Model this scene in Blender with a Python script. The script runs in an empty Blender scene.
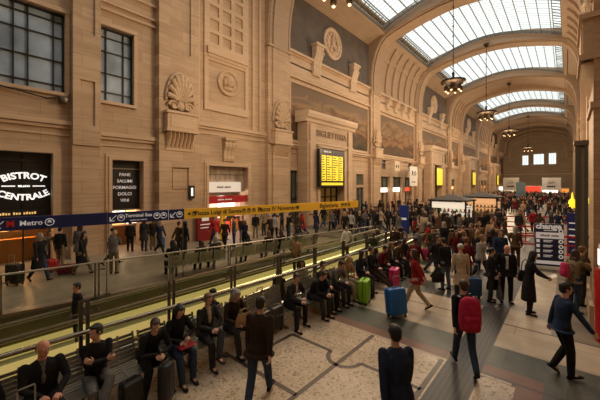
import bpy, math, random
from math import sin, cos, pi, radians, sqrt, atan2
from mathutils import Vector, Matrix
random.seed(7)
V = Vector
COL = bpy.context.scene.collection
# ---------------------------------------------------------------- materials
MATS = {}
def _nt(name):
    m = bpy.data.materials.new(name); m.use_nodes = True
    nt = m.node_tree; b = nt.nodes['Principled BSDF']
    return m, nt, b
def _si(b, k, v):
    if k in b.inputs: b.inputs[k].default_value = v
def plain(name, col, rough=.6, metal=0., spec=.5, noise=0., nscale=8., bump=0., emit=0., ecol=None):
    if name in MATS: return MATS[name]
    m, nt, b = _nt(name)
    c = (*col, 1)
    _si(b, 'Base Color', c); _si(b, 'Roughness', rough); _si(b, 'Metallic', metal); _si(b, 'Specular IOR Level', spec)
    if emit: _si(b, 'Emission Color', (*(ecol or col), 1)); _si(b, 'Emission Strength', emit)
    if noise or bump:
        tc = nt.nodes.new('ShaderNodeTexCoord'); n = nt.nodes.new('ShaderNodeTexNoise'); n.inputs['Scale'].default_value = nscale; n.inputs['Detail'].default_value = 4
        nt.links.new(tc.outputs['Object'], n.inputs['Vector'])
        if noise:
            r = nt.nodes.new('ShaderNodeValToRGB')
            r.color_ramp.elements[0].position = .3; r.color_ramp.elements[1].position = .7
            r.color_ramp.elements[0].color = (*[max(0, x*(1-noise)) for x in col], 1)
            r.color_ramp.elements[1].color = (*[min(1, x*(1+noise)) for x in col], 1)
            nt.links.new(n.outputs['Fac'], r.inputs['Fac']); nt.links.new(r.outputs['Color'], b.inputs['Base Color'])
        if bump:
            bp = nt.nodes.new('ShaderNodeBump'); bp.inputs['Strength'].default_value = bump; bp.inputs['Distance'].default_value = .02
            nt.links.new(n.outputs['Fac'], bp.inputs['Height']); nt.links.new(bp.outputs['Normal'], b.inputs['Normal'])
    MATS[name] = m
    return m
def stone(name, col, dark, joints=True, axis='x', var=.5, bw=1.5, bh=.62):
    """travertine: horizontal veins, large tonal patches, fine block joints"""
    m, nt, b = _nt(name); N = nt.nodes.new; Lk = nt.links.new
    tc = N('ShaderNodeTexCoord')
    mp = N('ShaderNodeMapping'); mp.inputs['Scale'].default_value = (.5, .5, 7.)
    Lk(tc.outputs['Object'], mp.inputs['Vector'])
    n1 = N('ShaderNodeTexNoise'); n1.inputs['Scale'].default_value = 1.1; n1.inputs['Detail'].default_value = 6; n1.inputs['Roughness'].default_value = .65
    Lk(mp.outputs['Vector'], n1.inputs['Vector'])
    n2 = N('ShaderNodeTexNoise'); n2.inputs['Scale'].default_value = .35; n2.inputs['Detail'].default_value = 3
    Lk(tc.outputs['Object'], n2.inputs['Vector'])
    a = N('ShaderNodeMath'); a.operation = 'MULTIPLY'; a.inputs[1].default_value = .6
    Lk(n1.outputs['Fac'], a.inputs[0])
    a2 = N('ShaderNodeMath'); a2.operation = 'MULTIPLY_ADD'; a2.inputs[1].default_value = .4
    Lk(n2.outputs['Fac'], a2.inputs[0]); Lk(a.outputs[0], a2.inputs[2])
    r = N('ShaderNodeValToRGB'); r.color_ramp.elements[0].position = .22; r.color_ramp.elements[1].position = .62
    r.color_ramp.elements[0].color = (*dark, 1); r.color_ramp.elements[1].color = (*col, 1)
    Lk(a2.outputs[0], r.inputs['Fac'])
    out = r.outputs['Color']
    if joints:
        sp = N('ShaderNodeSeparateXYZ'); cb = N('ShaderNodeCombineXYZ'); Lk(tc.outputs['Object'], sp.inputs[0])
        Lk(sp.outputs['Y' if axis == 'x' else 'X'], cb.inputs['X']); Lk(sp.outputs['Z'], cb.inputs['Y'])
        br = N('ShaderNodeTexBrick'); br.inputs['Scale'].default_value = 1.; br.inputs['Brick Width'].default_value = bw; br.inputs['Row Height'].default_value = bh
        br.inputs['Mortar Size'].default_value = .012; br.inputs['Mortar Smooth'].default_value = .3
        br.inputs['Color1'].default_value = (1, 1, 1, 1); br.inputs['Color2'].default_value = (.84, .82, .8, 1); br.inputs['Mortar'].default_value = (.62, .58, .54, 1)
        Lk(cb.outputs[0], br.inputs['Vector'])
        mx = N('ShaderNodeMixRGB'); mx.blend_type = 'MULTIPLY'; mx.inputs['Fac'].default_value = .85
        Lk(out, mx.inputs['Color1']); Lk(br.outputs['Color'], mx.inputs['Color2']); out = mx.outputs['Color']
    Lk(out, b.inputs['Base Color'])
    bp = N('ShaderNodeBump'); bp.inputs['Strength'].default_value = .25; bp.inputs['Distance'].default_value = .03
    Lk(n1.outputs['Fac'], bp.inputs['Height']); Lk(bp.outputs['Normal'], b.inputs['Normal'])
    _si(b, 'Roughness', .62); _si(b, 'Specular IOR Level', .35)
    MATS[name] = m
    return m
def glass(name, tint=(.9, .92, .9), alpha=.8, rough=.05, refl=.25):
    m, nt, b = _nt(name); N = nt.nodes.new; Lk = nt.links.new
    nt.nodes.remove(b); out = nt.nodes['Material Output']
    t = N('ShaderNodeBsdfTransparent'); t.inputs['Color'].default_value = (*tint, 1)
    g = N('ShaderNodeBsdfGlossy'); g.inputs['Roughness'].default_value = rough; g.inputs['Color'].default_value = (.9, .9, .9, 1)
    fr = N('ShaderNodeLayerWeight'); fr.inputs['Blend'].default_value = refl
    mx = N('ShaderNodeMixShader'); Lk(fr.outputs['Fresnel'], mx.inputs['Fac']); Lk(t.outputs[0], mx.inputs[1]); Lk(g.outputs[0], mx.inputs[2])
    Lk(mx.outputs[0], out.inputs['Surface'])
    MATS[name] = m
    return m
# ---------------------------------------------------------------- mesh builder
class MB:
    def __init__(s): s.v = []; s.f = []; s.m = []
    def add(s, vs, fs, mi=0):
        b = len(s.v); s.v.extend([tuple(v) for v in vs]); s.f.extend([tuple(b+i for i in f) for f in fs]); s.m.extend([mi]*len(fs)); return s
    def box(s, x0, x1, y0, y1, z0, z1, mi=0):
        if x0 > x1: x0, x1 = x1, x0
        if y0 > y1: y0, y1 = y1, y0
        if z0 > z1: z0, z1 = z1, z0
        vs = [(x, y, z) for z in (z0, z1) for y in (y0, y1) for x in (x0, x1)]
        return s.add(vs, [(0, 2, 3, 1), (4, 5, 7, 6), (0, 1, 5, 4), (2, 6, 7, 3), (0, 4, 6, 2), (1, 3, 7, 5)], mi)
    def bar(s, p, q, w, h, up=(0, 0, 1), mi=0):
        """box from p to q, w across, h along up"""
        p, q = V(p), V(q); d = (q-p).normalized(); u = V(up)
        if abs(d.dot(u)) > .99: u = V((0, 1, 0))
        r = d.cross(u).normalized(); u = r.cross(d)
        vs = [c + r*a*w/2 + u*b*h/2 for c in (p, q) for b in (-1, 1) for a in (-1, 1)]
        return s.add(vs, [(0, 2, 3, 1), (4, 5, 7, 6), (0, 1, 5, 4), (2, 6, 7, 3), (0, 4, 6, 2), (1, 3, 7, 5)], mi)
    def rings(s, rs, cap=True, mi=0, closed=False):
        n = len(rs[0]); vs = [p for r in rs for p in r]; fs = []
        K = len(rs)
        for k in range(K if closed else K-1):
            a, b = k*n, ((k+1) % K)*n
            for i in range(n):
                j = (i+1) % n; fs.append((a+i, a+j, b+j, b+i))
        if cap and not closed:
            fs.append(tuple(range(n))[::-1]); fs.append(tuple((K-1)*n+i for i in range(n)))
        return s.add(vs, fs, mi)
    def tube(s, pts, r, n=8, mi=0, closed=False):
        pts = [V(p) for p in pts]; rs = []; K = len(pts); prev = None
        for k, p in enumerate(pts):
            if closed: d = pts[(k+1) % K]-pts[k-1]
            else: d = pts[min(k+1, K-1)]-pts[max(k-1, 0)]
            d.normalize()
            if prev is None:
                u = V((0, 0, 1)) if abs(d.z) < .9 else V((1, 0, 0)); a = d.cross(u).normalized()
            else:
                a = (prev - d*prev.dot(d)).normalized()
            prev = a; b = d.cross(a); rr = r[k] if isinstance(r, (list, tuple)) else r
            rs.append([p + (a*cos(2*pi*i/n)+b*sin(2*pi*i/n))*rr for i in range(n)])
        return s.rings(rs, True, mi, closed)
    def lathe(s, prof, c=(0, 0, 0), n=20, axis='z', mi=0):
        """prof [(r, h)]"""
        rs = []
        for r, h in prof:
            ring = []
            for i in range(n):
                a = 2*pi*i/n; x, y = r*cos(a), r*sin(a)
                p = (x, y, h) if axis == 'z' else ((h, x, y) if axis == 'x' else (y, h, x))
                ring.append((c[0]+p[0], c[1]+p[1], c[2]+p[2]))
            rs.append(ring)
        return s.rings(rs, True, mi)
    def prism(s, poly, h0, h1, plane='xz', mi=0):
        """poly 2-D, extruded along the missing axis"""
        def P(u, v, h): return (u, h, v) if plane == 'xz' else ((h, u, v) if plane == 'yz' else (u, v, h))
        n = len(poly)
        vs = [P(u, v, h0) for u, v in poly]+[P(u, v, h1) for u, v in poly]
        fs = [(i, (i+1) % n, n+(i+1) % n, n+i) for i in range(n)]+[tuple(range(n))[::-1], tuple(range(n, 2*n))]
        return s.add(vs, fs, mi)
    def ell(s, c, r, R=None, n=14, k=9, mi=0):
        c = V(c); rs = []
        for j in range(1, k):
            a = pi*j/k; ring = []
            for i in range(n):
                t = 2*pi*i/n; p = V((r[0]*sin(a)*cos(t), r[1]*sin(a)*sin(t), -r[2]*cos(a)))
                if R is not None: p = R @ p
                ring.append(c+p)
            rs.append(ring)
        return s.rings(rs, True, mi)
    def strip(s, prof, y0, y1, mi=0, n=1):
        """open sheet: prof [(x,z)] swept along y"""
        vs = []; m = len(prof)
        for j in range(n+1):
            y = y0+(y1-y0)*j/n
            vs += [(x, y, z) for x, z in prof]
        fs = [(j*m+i, j*m+i+1, (j+1)*m+i+1, (j+1)*m+i) for j in range(n) for i in range(m-1)]
        return s.add(vs, fs, mi)
    def mesh(s, name, mats, smooth=False, org=(0, 0, 0)):
        me = bpy.data.meshes.new(name)
        me.from_pydata([(v[0]-org[0], v[1]-org[1], v[2]-org[2]) for v in s.v], [], s.f)
        ml = mats if isinstance(mats, (list, tuple)) else [mats]
        for m in ml: me.materials.append(m)
        if len(ml) > 1: me.polygons.foreach_set('material_index', s.m)
        me.validate(); 
        import bmesh
        bm = bmesh.new(); bm.from_mesh(me); bmesh.ops.recalc_face_normals(bm, faces=bm.faces); bm.to_mesh(me); bm.free()
        if smooth:
            me.polygons.foreach_set('use_smooth', [True]*len(me.polygons))
            try: me.set_sharp_from_angle(angle=radians(smooth if smooth > 1 else 40))
            except Exception: pass
        me.update()
        return me
    def build(s, name, mats, parent=None, smooth=False, world=True, loc=None, flat=False):
        org = (0, 0, 0)
        if parent is not None and world: org = parent['_w'] if '_w' in parent else (0, 0, 0)
        if parent is None and loc is not None: org = loc
        me = s.mesh(name, mats, smooth, org)
        o = bpy.data.objects.new(name, me); COL.objects.link(o)
        if parent is not None: o.parent = parent
        elif loc is not None: o.location = loc
        o['_w'] = tuple(org)
        return o
WIP = []
def thing(name, label, cat, loc=(0, 0, 0), rz=0, group=None):
    o = bpy.data.objects.new(name, None); COL.objects.link(o); o.location = loc; o.rotation_euler = (0, 0, rz)
    o.empty_display_size = .2
    o['label'] = label; o['category'] = cat
    if group: o['group'] = group
    o['_w'] = tuple(loc) if rz == 0 else (0, 0, 0)
    return o
def tag(o, label, cat, group=None, kind=None):
    o['label'] = label; o['category'] = cat
    if group: o['group'] = group
    if kind: o['kind'] = kind
    return o
def struct(o): o['kind'] = 'structure'; return o
def dup(root, loc, rz=None, label=None, group=None):
    r = root.copy(); COL.objects.link(r); r.location = loc
    if rz is not None: r.rotation_euler = (0, 0, rz)
    if label: r['label'] = label
    if group: r['group'] = group
    for ch in list(root.children):
        c = ch.copy(); COL.objects.link(c); c.parent = r
        for g in list(ch.children):
            d = g.copy(); COL.objects.link(d); d.parent = c
    return r
def text_mb(txt, size, depth=.01, bold=0., align='CENTER'):
    """a string as a mesh in its own x (reading) / y (up) plane"""
    cu = bpy.data.curves.new('t', 'FONT'); cu.body = txt; cu.size = size; cu.extrude = depth; cu.offset = bold; cu.align_x = align; cu.align_y = 'CENTER'; cu.resolution_u = 3
    o = bpy.data.objects.new('t', cu); COL.objects.link(o)
    dg = bpy.context.evaluated_depsgraph_get(); me = bpy.data.meshes.new_from_object(o.evaluated_get(dg))
    mb = MB(); mb.add([tuple(v.co) for v in me.vertices], [tuple(p.vertices) for p in me.polygons])
    bpy.data.objects.remove(o); bpy.data.curves.remove(cu); bpy.data.meshes.remove(me)
    return mb
def place(mb, org, right, up=(0, 0, 1), fn=None):
    org, right, up = V(org), V(right).normalized(), V(up).normalized(); nrm = right.cross(up)
    r = MB()
    vs = []
    for x, y, z in mb.v:
        if fn: x, y = fn(x, y)
        vs.append(org+right*x+up*y+nrm*z)
    r.v = [tuple(v) for v in vs]; r.f = list(mb.f); r.m = list(mb.m)
    return r
def merge(*mbs):
    r = MB()
    for m in mbs:
        b = len(r.v); r.v += m.v; r.f += [tuple(b+i for i in f) for f in m.f]; r.m += m.m
    return r
# ---------------------------------------------------------------- camera + plane lookups
TH = radians(40.8); ST, CT = sin(TH), cos(TH); FP = 310.; HY = 184.; CH = 3.6
def floor_pt(px, py, z=0.):
    """floor position (x, y) seen at a pixel of the 600x400 frame"""
    D = (CH-z)*FP/(py-HY); xr = (px-300)/FP*D
    return (xr*CT-D*ST, xr*ST+D*CT)
def wall_pt(px, py, x):
    t = (px-300)/FP; L = -x
    s = L*(CT+ST*t)/(ST-CT*t); D = CT*s+ST*L
    return (s, CH+(HY-py)*D/FP)
def depth(x, y): return -ST*x+CT*y

def marks_mb(widths, size, depth=.01):
    """rows of small upright strokes, as unreadable small print looks from here"""
    mb = MB(); tot = sum(widths)*size*.55+(len(widths)-1)*size*.4; x = -tot/2
    for w_ in widths:
        for k in range(w_):
            h = size*(.36 if (k*7+w_) % 3 else .5); mb.box(x, x+size*.38, -size*.3, -size*.3+h+size*.15, -depth, depth); x += size*.55
        x += size*.4
    return mb
# ================================================================ the hall
XW, XP, XR, XRP, XC = -18.4, -18.0, 1.7, 1.3, -8.35
ST_L = stone('travertine_warm', (.60, .435, .29), (.37, .25, .155))
ST_C = stone('travertine_carved', (.62, .45, .30), (.42, .295, .19), joints=False)
ST_P = stone('travertine_pale', (.68, .52, .37), (.46, .33, .22), joints=False)
ST_V = stone('vault_plaster', (.44, .315, .21), (.33, .23, .15), joints=False)
ST_X = stone('travertine_end_wall', (.50, .38, .26), (.34, .25, .16), axis='y')
M_GREY = plain('slate_grey_render', (.125, .10, .082), .85, noise=.18, nscale=.8)
M_IRON = plain('dark_iron', (.035, .033, .032), .5, .6)
M_STEEL = plain('brushed_steel', (.45, .43, .40), .3, .9)
M_DSTEEL = plain('dark_steel', (.16, .15, .14), .35, .9)
M_BLACK = plain('black_panel', (.012, .011, .011), .4)
M_WHITE = plain('white_paint', (.8, .78, .74), .6)
M_BRONZE = plain('aged_bronze', (.05, .032, .018), .45, .8, noise=.3, nscale=6)
M_SKY = glass('skylight_glass', (.86, .90, .88), refl=.005)
M_CLR = glass('clear_glass', (.86, .88, .84), refl=.07)
LUN = [(-11.4, 2.0), (19.6, 34.), (51.5, 66.), (77.7, 92.), (110.5, 125.)]
COF = [(4.5, 17.), (36.5, 49.), (68.5, 75.2), (94.7, 108.), (127.5, 138.)]
NOSKY = {68.5, 110.5, 127.5}
PIER = [(2.0, 4.5), (17., 19.6), (34., 36.5), (49., 51.5), (66., 68.5), (75.2, 77.7), (92., 94.7), (108., 110.5), (125., 127.5)]
Y0, Y1 = -11.4, 140.

def wall_panel(mb, x0, x1, y0, y1, z0, z1, holes, axis='x', mi=0):
    """slab from x0 to x1 thick spanning y,z with rectangular openings [(ya,yb,za,zb)]"""
    ys = sorted({y0, y1, *[min(max(h[0], y0), y1) for h in holes], *[min(max(h[1], y0), y1) for h in holes]})
    for a, b in zip(ys, ys[1:]):
        if b-a < 1e-6: continue
        hs = sorted([(h[2], h[3]) for h in holes if h[0] <= a+1e-6 and h[1] >= b-1e-6])
        z = z0
        for ha, hb in hs:
            if ha > z+1e-6: (mb.box(x0, x1, a, b, z, ha, mi) if axis == 'x' else mb.box(a, b, x0, x1, z, ha, mi))
            z = max(z, hb)
        if z < z1-1e-6: (mb.box(x0, x1, a, b, z, z1, mi) if axis == 'x' else mb.box(a, b, x0, x1, z, z1, mi))
# ---- openings in the side wall (y0,y1,z0,z1)
holes = [(-3.5, 3.92, 7.96, 11.8), (5.4, 7.05, 7.96, 11.9), (-3.0, 3.45, 0, 5.05), (5.95, 7.55, 0, 4.9), (11.8, 15.2, 0, 4.85), (19.75, 21.0, 0, 4.8),
         (31.2, 32.9, 3.5, 4.75), (31.2, 32.9, 0, 3.2), (22.6, 26.2, 0, 3.1)]
for k, (a, b) in enumerate(COF[1:]): holes += [(a+.9, a+3.6, 0, 4.6), (a+4.6, a+7.8, 0, 4.6), (a+8.8, b-1.0, 0, 4.6), (a+1.2, a+2.4, 5.6, 7.0), (b-2.4, b-1.2, 5.6, 7.0)] if b-a > 9 else [(a+1.5, a+4, 0, 4.6)]
for k, (a, b) in enumerate(LUN[2:]): holes += [(a+3.0, a+6.6, 0, 3.1), (b-2.8, b-1.1, 3.5, 4.75), (b-2.8, b-1.1, 0, 3.2), (a+.3, a+1.5, 0, 4.6)]
mb = MB(); wall_panel(mb, XW-.9, XW, Y0, Y1, 0, 20.6, holes)
struct(mb.build('wall_left', ST_L))
mb = MB(); mb.box(XW-4.5, XW-4.4, Y0, Y1, 0, 12.5); mb.box(XW-4.4, XW-.9, Y0, Y1, 5.2, 5.4); mb.box(XW-4.4, XW-.9, Y0, Y1, 12.4, 12.5)
for y in (-3.4, 4.7, 9.5, 17.5, 21.8, 27.5, 34.5, 40, 44.5, 49, 60, 75, 90, 110, 130): mb.box(XW-4.4, XW-.9, y, y+.12, 0, 5.2)
struct(mb.build('wall_behind_shops', plain('shop_back_wall', (.30, .20, .12), .8)))
mb = MB(); wall_panel(mb, XR, XR+1, 4., Y1, 0, 20.6, [(a+4.5, b-4.5, 0, 6.) for a, b in LUN[1:]] + [(a+3.5, b-3.5, 0, 6.) for a, b in COF[1:]])
mb.box(XR+1, XR+6, 16, Y1, 6., 6.2); mb.box(XR+5, XR+5.2, 16, Y1, 0, 6.2); mb.box(XR, XR+6, 15.8, 16, 0, 6.2)
struct(mb.build('wall_right', ST_L))
mb = MB(); mb.box(XR, XR+1, Y0, 4., 0, 20.6); mb.box(XW-4.5, XR+1, Y0-.6, Y0, 0, 24.5)
struct(mb.build('wall_entrance', ST_X))
# ---- end wall with arch recess and three windows
wn = [(-9.8, -7.6, 10.4, 14.6), (-6.5, -2.9, 10.9, 14.9), (-1.7-.1, -1.7+2.0, 11.0, 15.0)]
wn = []
for (a, b, t, bt) in ((522.3, 528.3, 155.5, 165), (533.5, 543.8, 154, 164.3), (548.8, 556, 153, 164)):
    xs = []
    for px in (a, b):
        t_ = (px-300)/FP; s = 140.; L = s*(ST-CT*t_)/(CT+ST*t_); xs.append(-L)
    D = depth((xs[0]+xs[1])/2, 140.); wn.append((xs[0], xs[1], CH+(HY-bt)*D/FP, CH+(HY-t)*D/FP))
mb = MB(); wall_panel(mb, 140., 141., XW-4.5, XR+1, 0, 24.5, wn, 'y')
struct(mb.build('wall_end', ST_X))
VAULT = [(-18.0, 14.6), (-18.0, 16.4), (-17.85, 17.9), (-17.5, 19.3), (-17.0, 20.3), (-16.35, 21.05), (-15.5, 21.5), (-14., 22.05), (-12., 22.7), (-10., 23.1), (-8.35, 23.2)]
VAULT = VAULT + [(2*XC-x, z) for x, z in VAULT[-2::-1]]
RIBP = [(x, z if z < 20.9 else 20.9+(z-20.9)*.76) for x, z in VAULT]
def off(prof, d):
    out = []
    for i, (x, z) in enumerate(prof):
        a = prof[max(i-1, 0)]; b = prof[min(i+1, len(prof)-1)]
        tx, tz = b[0]-a[0], b[1]-a[1]; l = sqrt(tx*tx+tz*tz) or 1
        out.append((x-tz/l*d, z+tx/l*d))
    return out
def arch_band(mb, prof, d0, d1, y0, y1, mi=0):
    a, b = off(prof, d0), off(prof, d1)
    mb.prism(a+b[::-1], y0, y1, 'xz', mi)
# prism of long concave poly -> use quads instead
def arch_band(mb, prof, d0, d1, y0, y1, mi=0):
    a, b = off(prof, d0), off(prof, d1)
    for i in range(len(prof)-1):
        q = [a[i], a[i+1], b[i+1], b[i]]
        mb.prism(q, y0, y1, 'xz', mi)
low = lambda p, z0: [(x, z) for x, z in p]
# ---- ribs (transverse arches) and piers
for k, (a, b) in enumerate(PIER):
    mb = MB()
    arch_band(mb, RIBP, 0, 1.3, a, b)
    arch_band(mb, RIBP, -.16, 0, a+.45, b-.45)
    arch_band(mb, RIBP, -.07, 0, a+.12, a+.28); arch_band(mb, RIBP, -.07, 0, b-.28, b-.12)
    struct(mb.build('trim_vault_rib', ST_V, smooth=35))
    for sg, xp, xw in ((1, XP, XW), (-1, XRP, XR)):
        if k < 1 or (sg < 0 and k < 2): continue
        mb = MB(); f = lambda d: xp+sg*d
        z0 = 5.2 if sg > 0 else 0
        mb.box(xw, f(0), a, b, 0, 14.7)
        mb.box(xw, f(.1), a+.45, b-.45, .5, 14.7)
        mb.box(xw, f(.22), a-.05, b+.05, 0, .55)
        for z in (6.9, 15.2-.55): mb.box(xw, f(.14), a-.03, b+.03, z, z+.16)
        struct(mb.build('trim_pier', ST_L))
# ---- vault shells and skylights per bay
GLASS = [(x, z+.12) for x, z in VAULT if -16.4 < x < -.3]
def vault_z(x):
    for (xa, za), (xb, zb) in zip(VAULT, VAULT[1:]):
        if xa <= x <= xb and xb > xa: return za+(zb-za)*(x-xa)/(xb-xa)
    return VAULT[0][1]
XS0, XS1 = -16.2, -.5
n = 0
for kind, bays in (('lun', LUN), ('cof', COF)):
    for (a, b) in bays:
        n += 0 if a in NOSKY else 1
        mb = MB()
        if kind == 'lun' or a < 10:
            for sg, xw in ((1, XW), (-1, XR)):
                xe = XS0 if sg > 0 else XS1
                mb.strip([(xw-sg*.02, 20.5), (xw+sg*.02, 20.6), (xe-sg*.5, 21.25), (xe-sg*.45, 21.12), (xe-sg*.1, 21.2), (xe, 21.34), (xe, 21.9)], a, b)
        else:
            nf = 6 if b-a > 9 else 4; w = (b-a)/nf
            for sg in (1, -1):
                X = lambda x: x if sg > 0 else 2*XC-x
                base = [(-18.3, 15.0), (-18.3, 16.4), (-18.15, 17.9), (-17.8, 19.3), (-17.3, 20.3), (-16.65, 21.1), (-16.2, 21.35), (-16.2, 21.9)]
                base = [(X(x), z) for x, z in base]
                mb.strip(base, a, b)
                rp = [(X(x), z) for x, z in [(-18.3, 15.0), (-18.3, 16.4), (-18.15, 17.9), (-17.8, 19.3), (-17.3, 20.3), (-16.75, 21.0)]]
                for j in range(nf+1):      # raised flutes between hollow panels
                    yc = a+w*j; ya, yb = max(a, yc-.32), min(b, yc+.32)
                    inn = off(rp, -.2*sg if sg > 0 else .2)
                    if sg < 0: inn = off(rp, .2)
                    for i in range(len(rp)-1): mb.prism([rp[i], rp[i+1], inn[i+1], inn[i]], ya, yb)
                inn = off(rp, -.12 if sg > 0 else .12)
                for i in (0, 3): mb.prism([rp[i], ((rp[i][0]*.6+rp[i+1][0]*.4), rp[i][1]*.6+rp[i+1][1]*.4), ((inn[i][0]*.6+inn[i+1][0]*.4), inn[i][1]*.6+inn[i+1][1]*.4), inn[i]], a, b)
        struct(mb.build('ceiling', ST_V, smooth=35))
        if a in NOSKY:
            m2 = MB(); m2.strip([(x, vault_z(x)+.1) for x, z in VAULT if -16.4 < x < -.3], a, b); struct(m2.build('ceiling', ST_V, smooth=35)); continue
        # skylight
        if b < 0 or a < 0: ya, yb = a, b
        ya, yb = a+.35, b-.35
        sk = struct(bpy.data.objects.new('window_%d' % n, None)); COL.objects.link(sk)
        xs = [XS0+(XS1-XS0)*i/16 for i in range(17)]
        pr = [(x, vault_z(x)+.5) for x in xs]
        g = MB(); g.strip(pr, ya, yb); g.build('glass', M_SKY, sk, smooth=35)
        fm = MB()
        for i, (x, z) in enumerate(pr):
            if i in (0, 16): continue
            fm.bar((x, ya, z-.06), (x, yb, z-.06), .07, .13)
        ny = int((yb-ya)/.62)
        for j in range(1, ny):
            y = ya+(yb-ya)*j/ny; wd = .02
            for (xa, za), (xb, zb) in zip(pr, pr[1:]): fm.bar((xa, y, za-.03), (xb, y, zb-.03), wd, .03)
        fm.build('mullion', plain('skylight_bar', (.25, .25, .23), .6, .2), sk)
        fr = MB()
        for y in (ya, yb):
            for (xa, za), (xb, zb) in zip(pr, pr[1:]):
                fr.bar((xa, y, za-.02), (xb, y, zb-.02), .1, .3)
        for i in (0, 16): fr.bar((pr[i][0], ya, pr[i][1]-.1), (pr[i][0], yb, pr[i][1]-.1), .12, .3)
        dy = .55 if kind == 'lun' else .55
        for yy in (ya+dy, yb-dy):
            for (xa, za), (xb, zb) in zip(pr, pr[1:]): fr.bar((xa, yy, za-.04), (xb, yy, zb-.04), .07, .08)
        for i in range(0, 33):
            x = XS0+(XS1-XS0)*i/32; z = vault_z(x)+.5
            fr.bar((x, ya, z), (x, ya+dy, z), .05, .06); fr.bar((x, yb-dy, z), (x, yb, z), .05, .06)
        for xx in (XS0+.75, XS1-.75): fr.bar((xx, ya, vault_z(xx)+.5), (xx, yb, vault_z(xx)+.5), .07, .1)
        for j in range(int((yb-ya)/.75)):
            y = ya+.75*j
            for xa, xb in ((XS0, XS0+.75), (XS1-.75, XS1)): fr.bar((xa, y, vault_z(xa)+.5), (xb, y, vault_z(xb)+.5), .06, .06)
        fr.build('window_frame', plain('skylight_border', (.16, .15, .13), .6, .2), sk)
# roof slab outside so light only enters through the skylights
mb = MB(); mb.box(XW-4.5, XS0-.1, Y0-.6, 141, 22.6, 22.8); mb.box(XS1+.1, XR+1, Y0-.6, 141, 22.6, 22.8)
mb.box(XW-.9, XW, Y0, 141, 20.6, 22.7); mb.box(XR, XR+1, Y0, 141, 20.6, 22.7)
mb.box(XW-4.5, XR+1, 139.2, 141, 24.2, 24.8); struct(mb.build('roof', ST_V))
# arch where the hall meets the end wall
mb = MB(); arch_band(mb, VAULT, -.8, 1.3, 137.6, 140.); struct(mb.build('trim_end_arch', ST_V, smooth=35))
mb = MB()
PR2 = [(XC+(x-XC)*.83, z-2.6) for x, z in VAULT]
arch_band(mb, PR2, -.12, .12, 139.7, 140.)
arch_band(mb, [(XC+(x-XC)*.86, z-2.1) for x, z in VAULT], -.05, .05, 139.8, 140.)
mb.box(XW, XR, 139.6, 140, 6.9, 7.3); mb.box(XW, XR, 139.6, 140, 8.2, 8.35)
struct(mb.build('trim_end_wall', ST_P, smooth=35))
for i, (x0, x1, z0, z1) in enumerate(wn):
    w = struct(bpy.data.objects.new('window_%d' % (n+1+i), None)); COL.objects.link(w)
    g = MB(); g.box(x0, x1, 140.5, 140.52, z0, z1); g.build('glass', M_SKY, w)
    f = MB(); f.box(x0-.25, x0, 139.85, 140.1, z0-.25, z1+.25); f.box(x1, x1+.25, 139.85, 140.1, z0-.25, z1+.25); f.box(x0, x1, 139.85, 140.1, z1, z1+.25); f.box(x0, x1, 139.8, 140.1, z0-.25, z0)
    for u in (1/3, 2/3): f.box(x0+(x1-x0)*u-.03, x0+(x1-x0)*u+.03, 140.4, 140.5, z0, z1)
    f.build('window_frame', ST_P, w)
NW = n+3

# ================================================================ mouldings of the side walls
def volute_bracket(name_, x, yc, z0, z1, w, d, sg=1):
    """scroll console: profile in x-z swept across w with three flutes"""
    h = z1-z0; mb = MB()
    pr = [(0, z1), (d*1.1, z1), (d*1.15, z1-.06*h), (d*.95, z1-.1*h), (d*1.0, z1-.2*h), (d*.9, z1-.32*h), (d*.55, z1-.5*h), (d*.42, z1-.7*h), (d*.5, z1-.84*h), (d*.42, z1-.95*h), (d*.2, z0), (0, z0)]
    for k in range(3):
        ya = yc-w/2+w*k/3+.02; yb = ya+w/3-.04
        mb.prism([(x+sg*u, v) for u, v in pr], ya, yb)
    mb.prism([(x+sg*u*.85, v) for u, v in pr], yc-w/2, yc+w/2)
    mb.box(x, x+sg*d*1.3, yc-w*.6, yc+w*.6, z1, z1+.09*h)
    for s2 in (-1, 1): mb.lathe([(.0, -.04), (h*.09, -.03), (h*.09, .03), (0, .04)], (x+sg*d*.75, yc+s2*w/2, z1-.2*h), 10, 'y')
    return mb
def shell_crest(x, yc, z0, w, h, sg=1):
    """scallop shell on scrolls above a plinth block carried by a fluted bracket"""
    mb = MB(); R = w*.46
    for k in range(9):
        a = pi*(k+.5)/9; tip = (x+sg*.16, yc+R*cos(a), z0+h*.30+(h*.68)*sin(a))
        mb.tube([(x+sg*.06, yc+.1*R*cos(a), z0+h*.28), (x+sg*.26, yc+.62*R*cos(a), z0+h*.30+h*.42*sin(a)), tip], [.04*w, .085*w, .10*w], 8)
    arc = [(x+sg*.1, yc+R*1.08*cos(pi*t/16), z0+h*.28+(h*.76)*sin(pi*t/16)) for t in range(17)]
    mb.tube(arc, .045*w, 8)
    for s2 in (-1, 1):
        pts = []
        for t in range(15):
            a = t/14*2.4*pi; r = w*.17*(1-t/17)
            pts.append((x+sg*.2, yc+s2*(w*.26)+s2*r*cos(a), z0+h*.16+r*sin(a)))
        mb.tube(pts, .04*w, 6)
        mb.ell((x+sg*.12, yc+s2*w*.26, z0+h*.16), (.1, w*.12, w*.12))
    mb.ell((x+sg*.1, yc, z0+h*.2), (.2, w*.2, h*.16))
    mb.tube([(x+sg*.24, yc-.14*w, z0+h*.1), (x+sg*.3, yc-.1*w, z0+h*.3), (x+sg*.3, yc+.1*w, z0+h*.3), (x+sg*.24, yc+.14*w, z0+h*.1)], .03*w, 6)
    return mb
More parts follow.
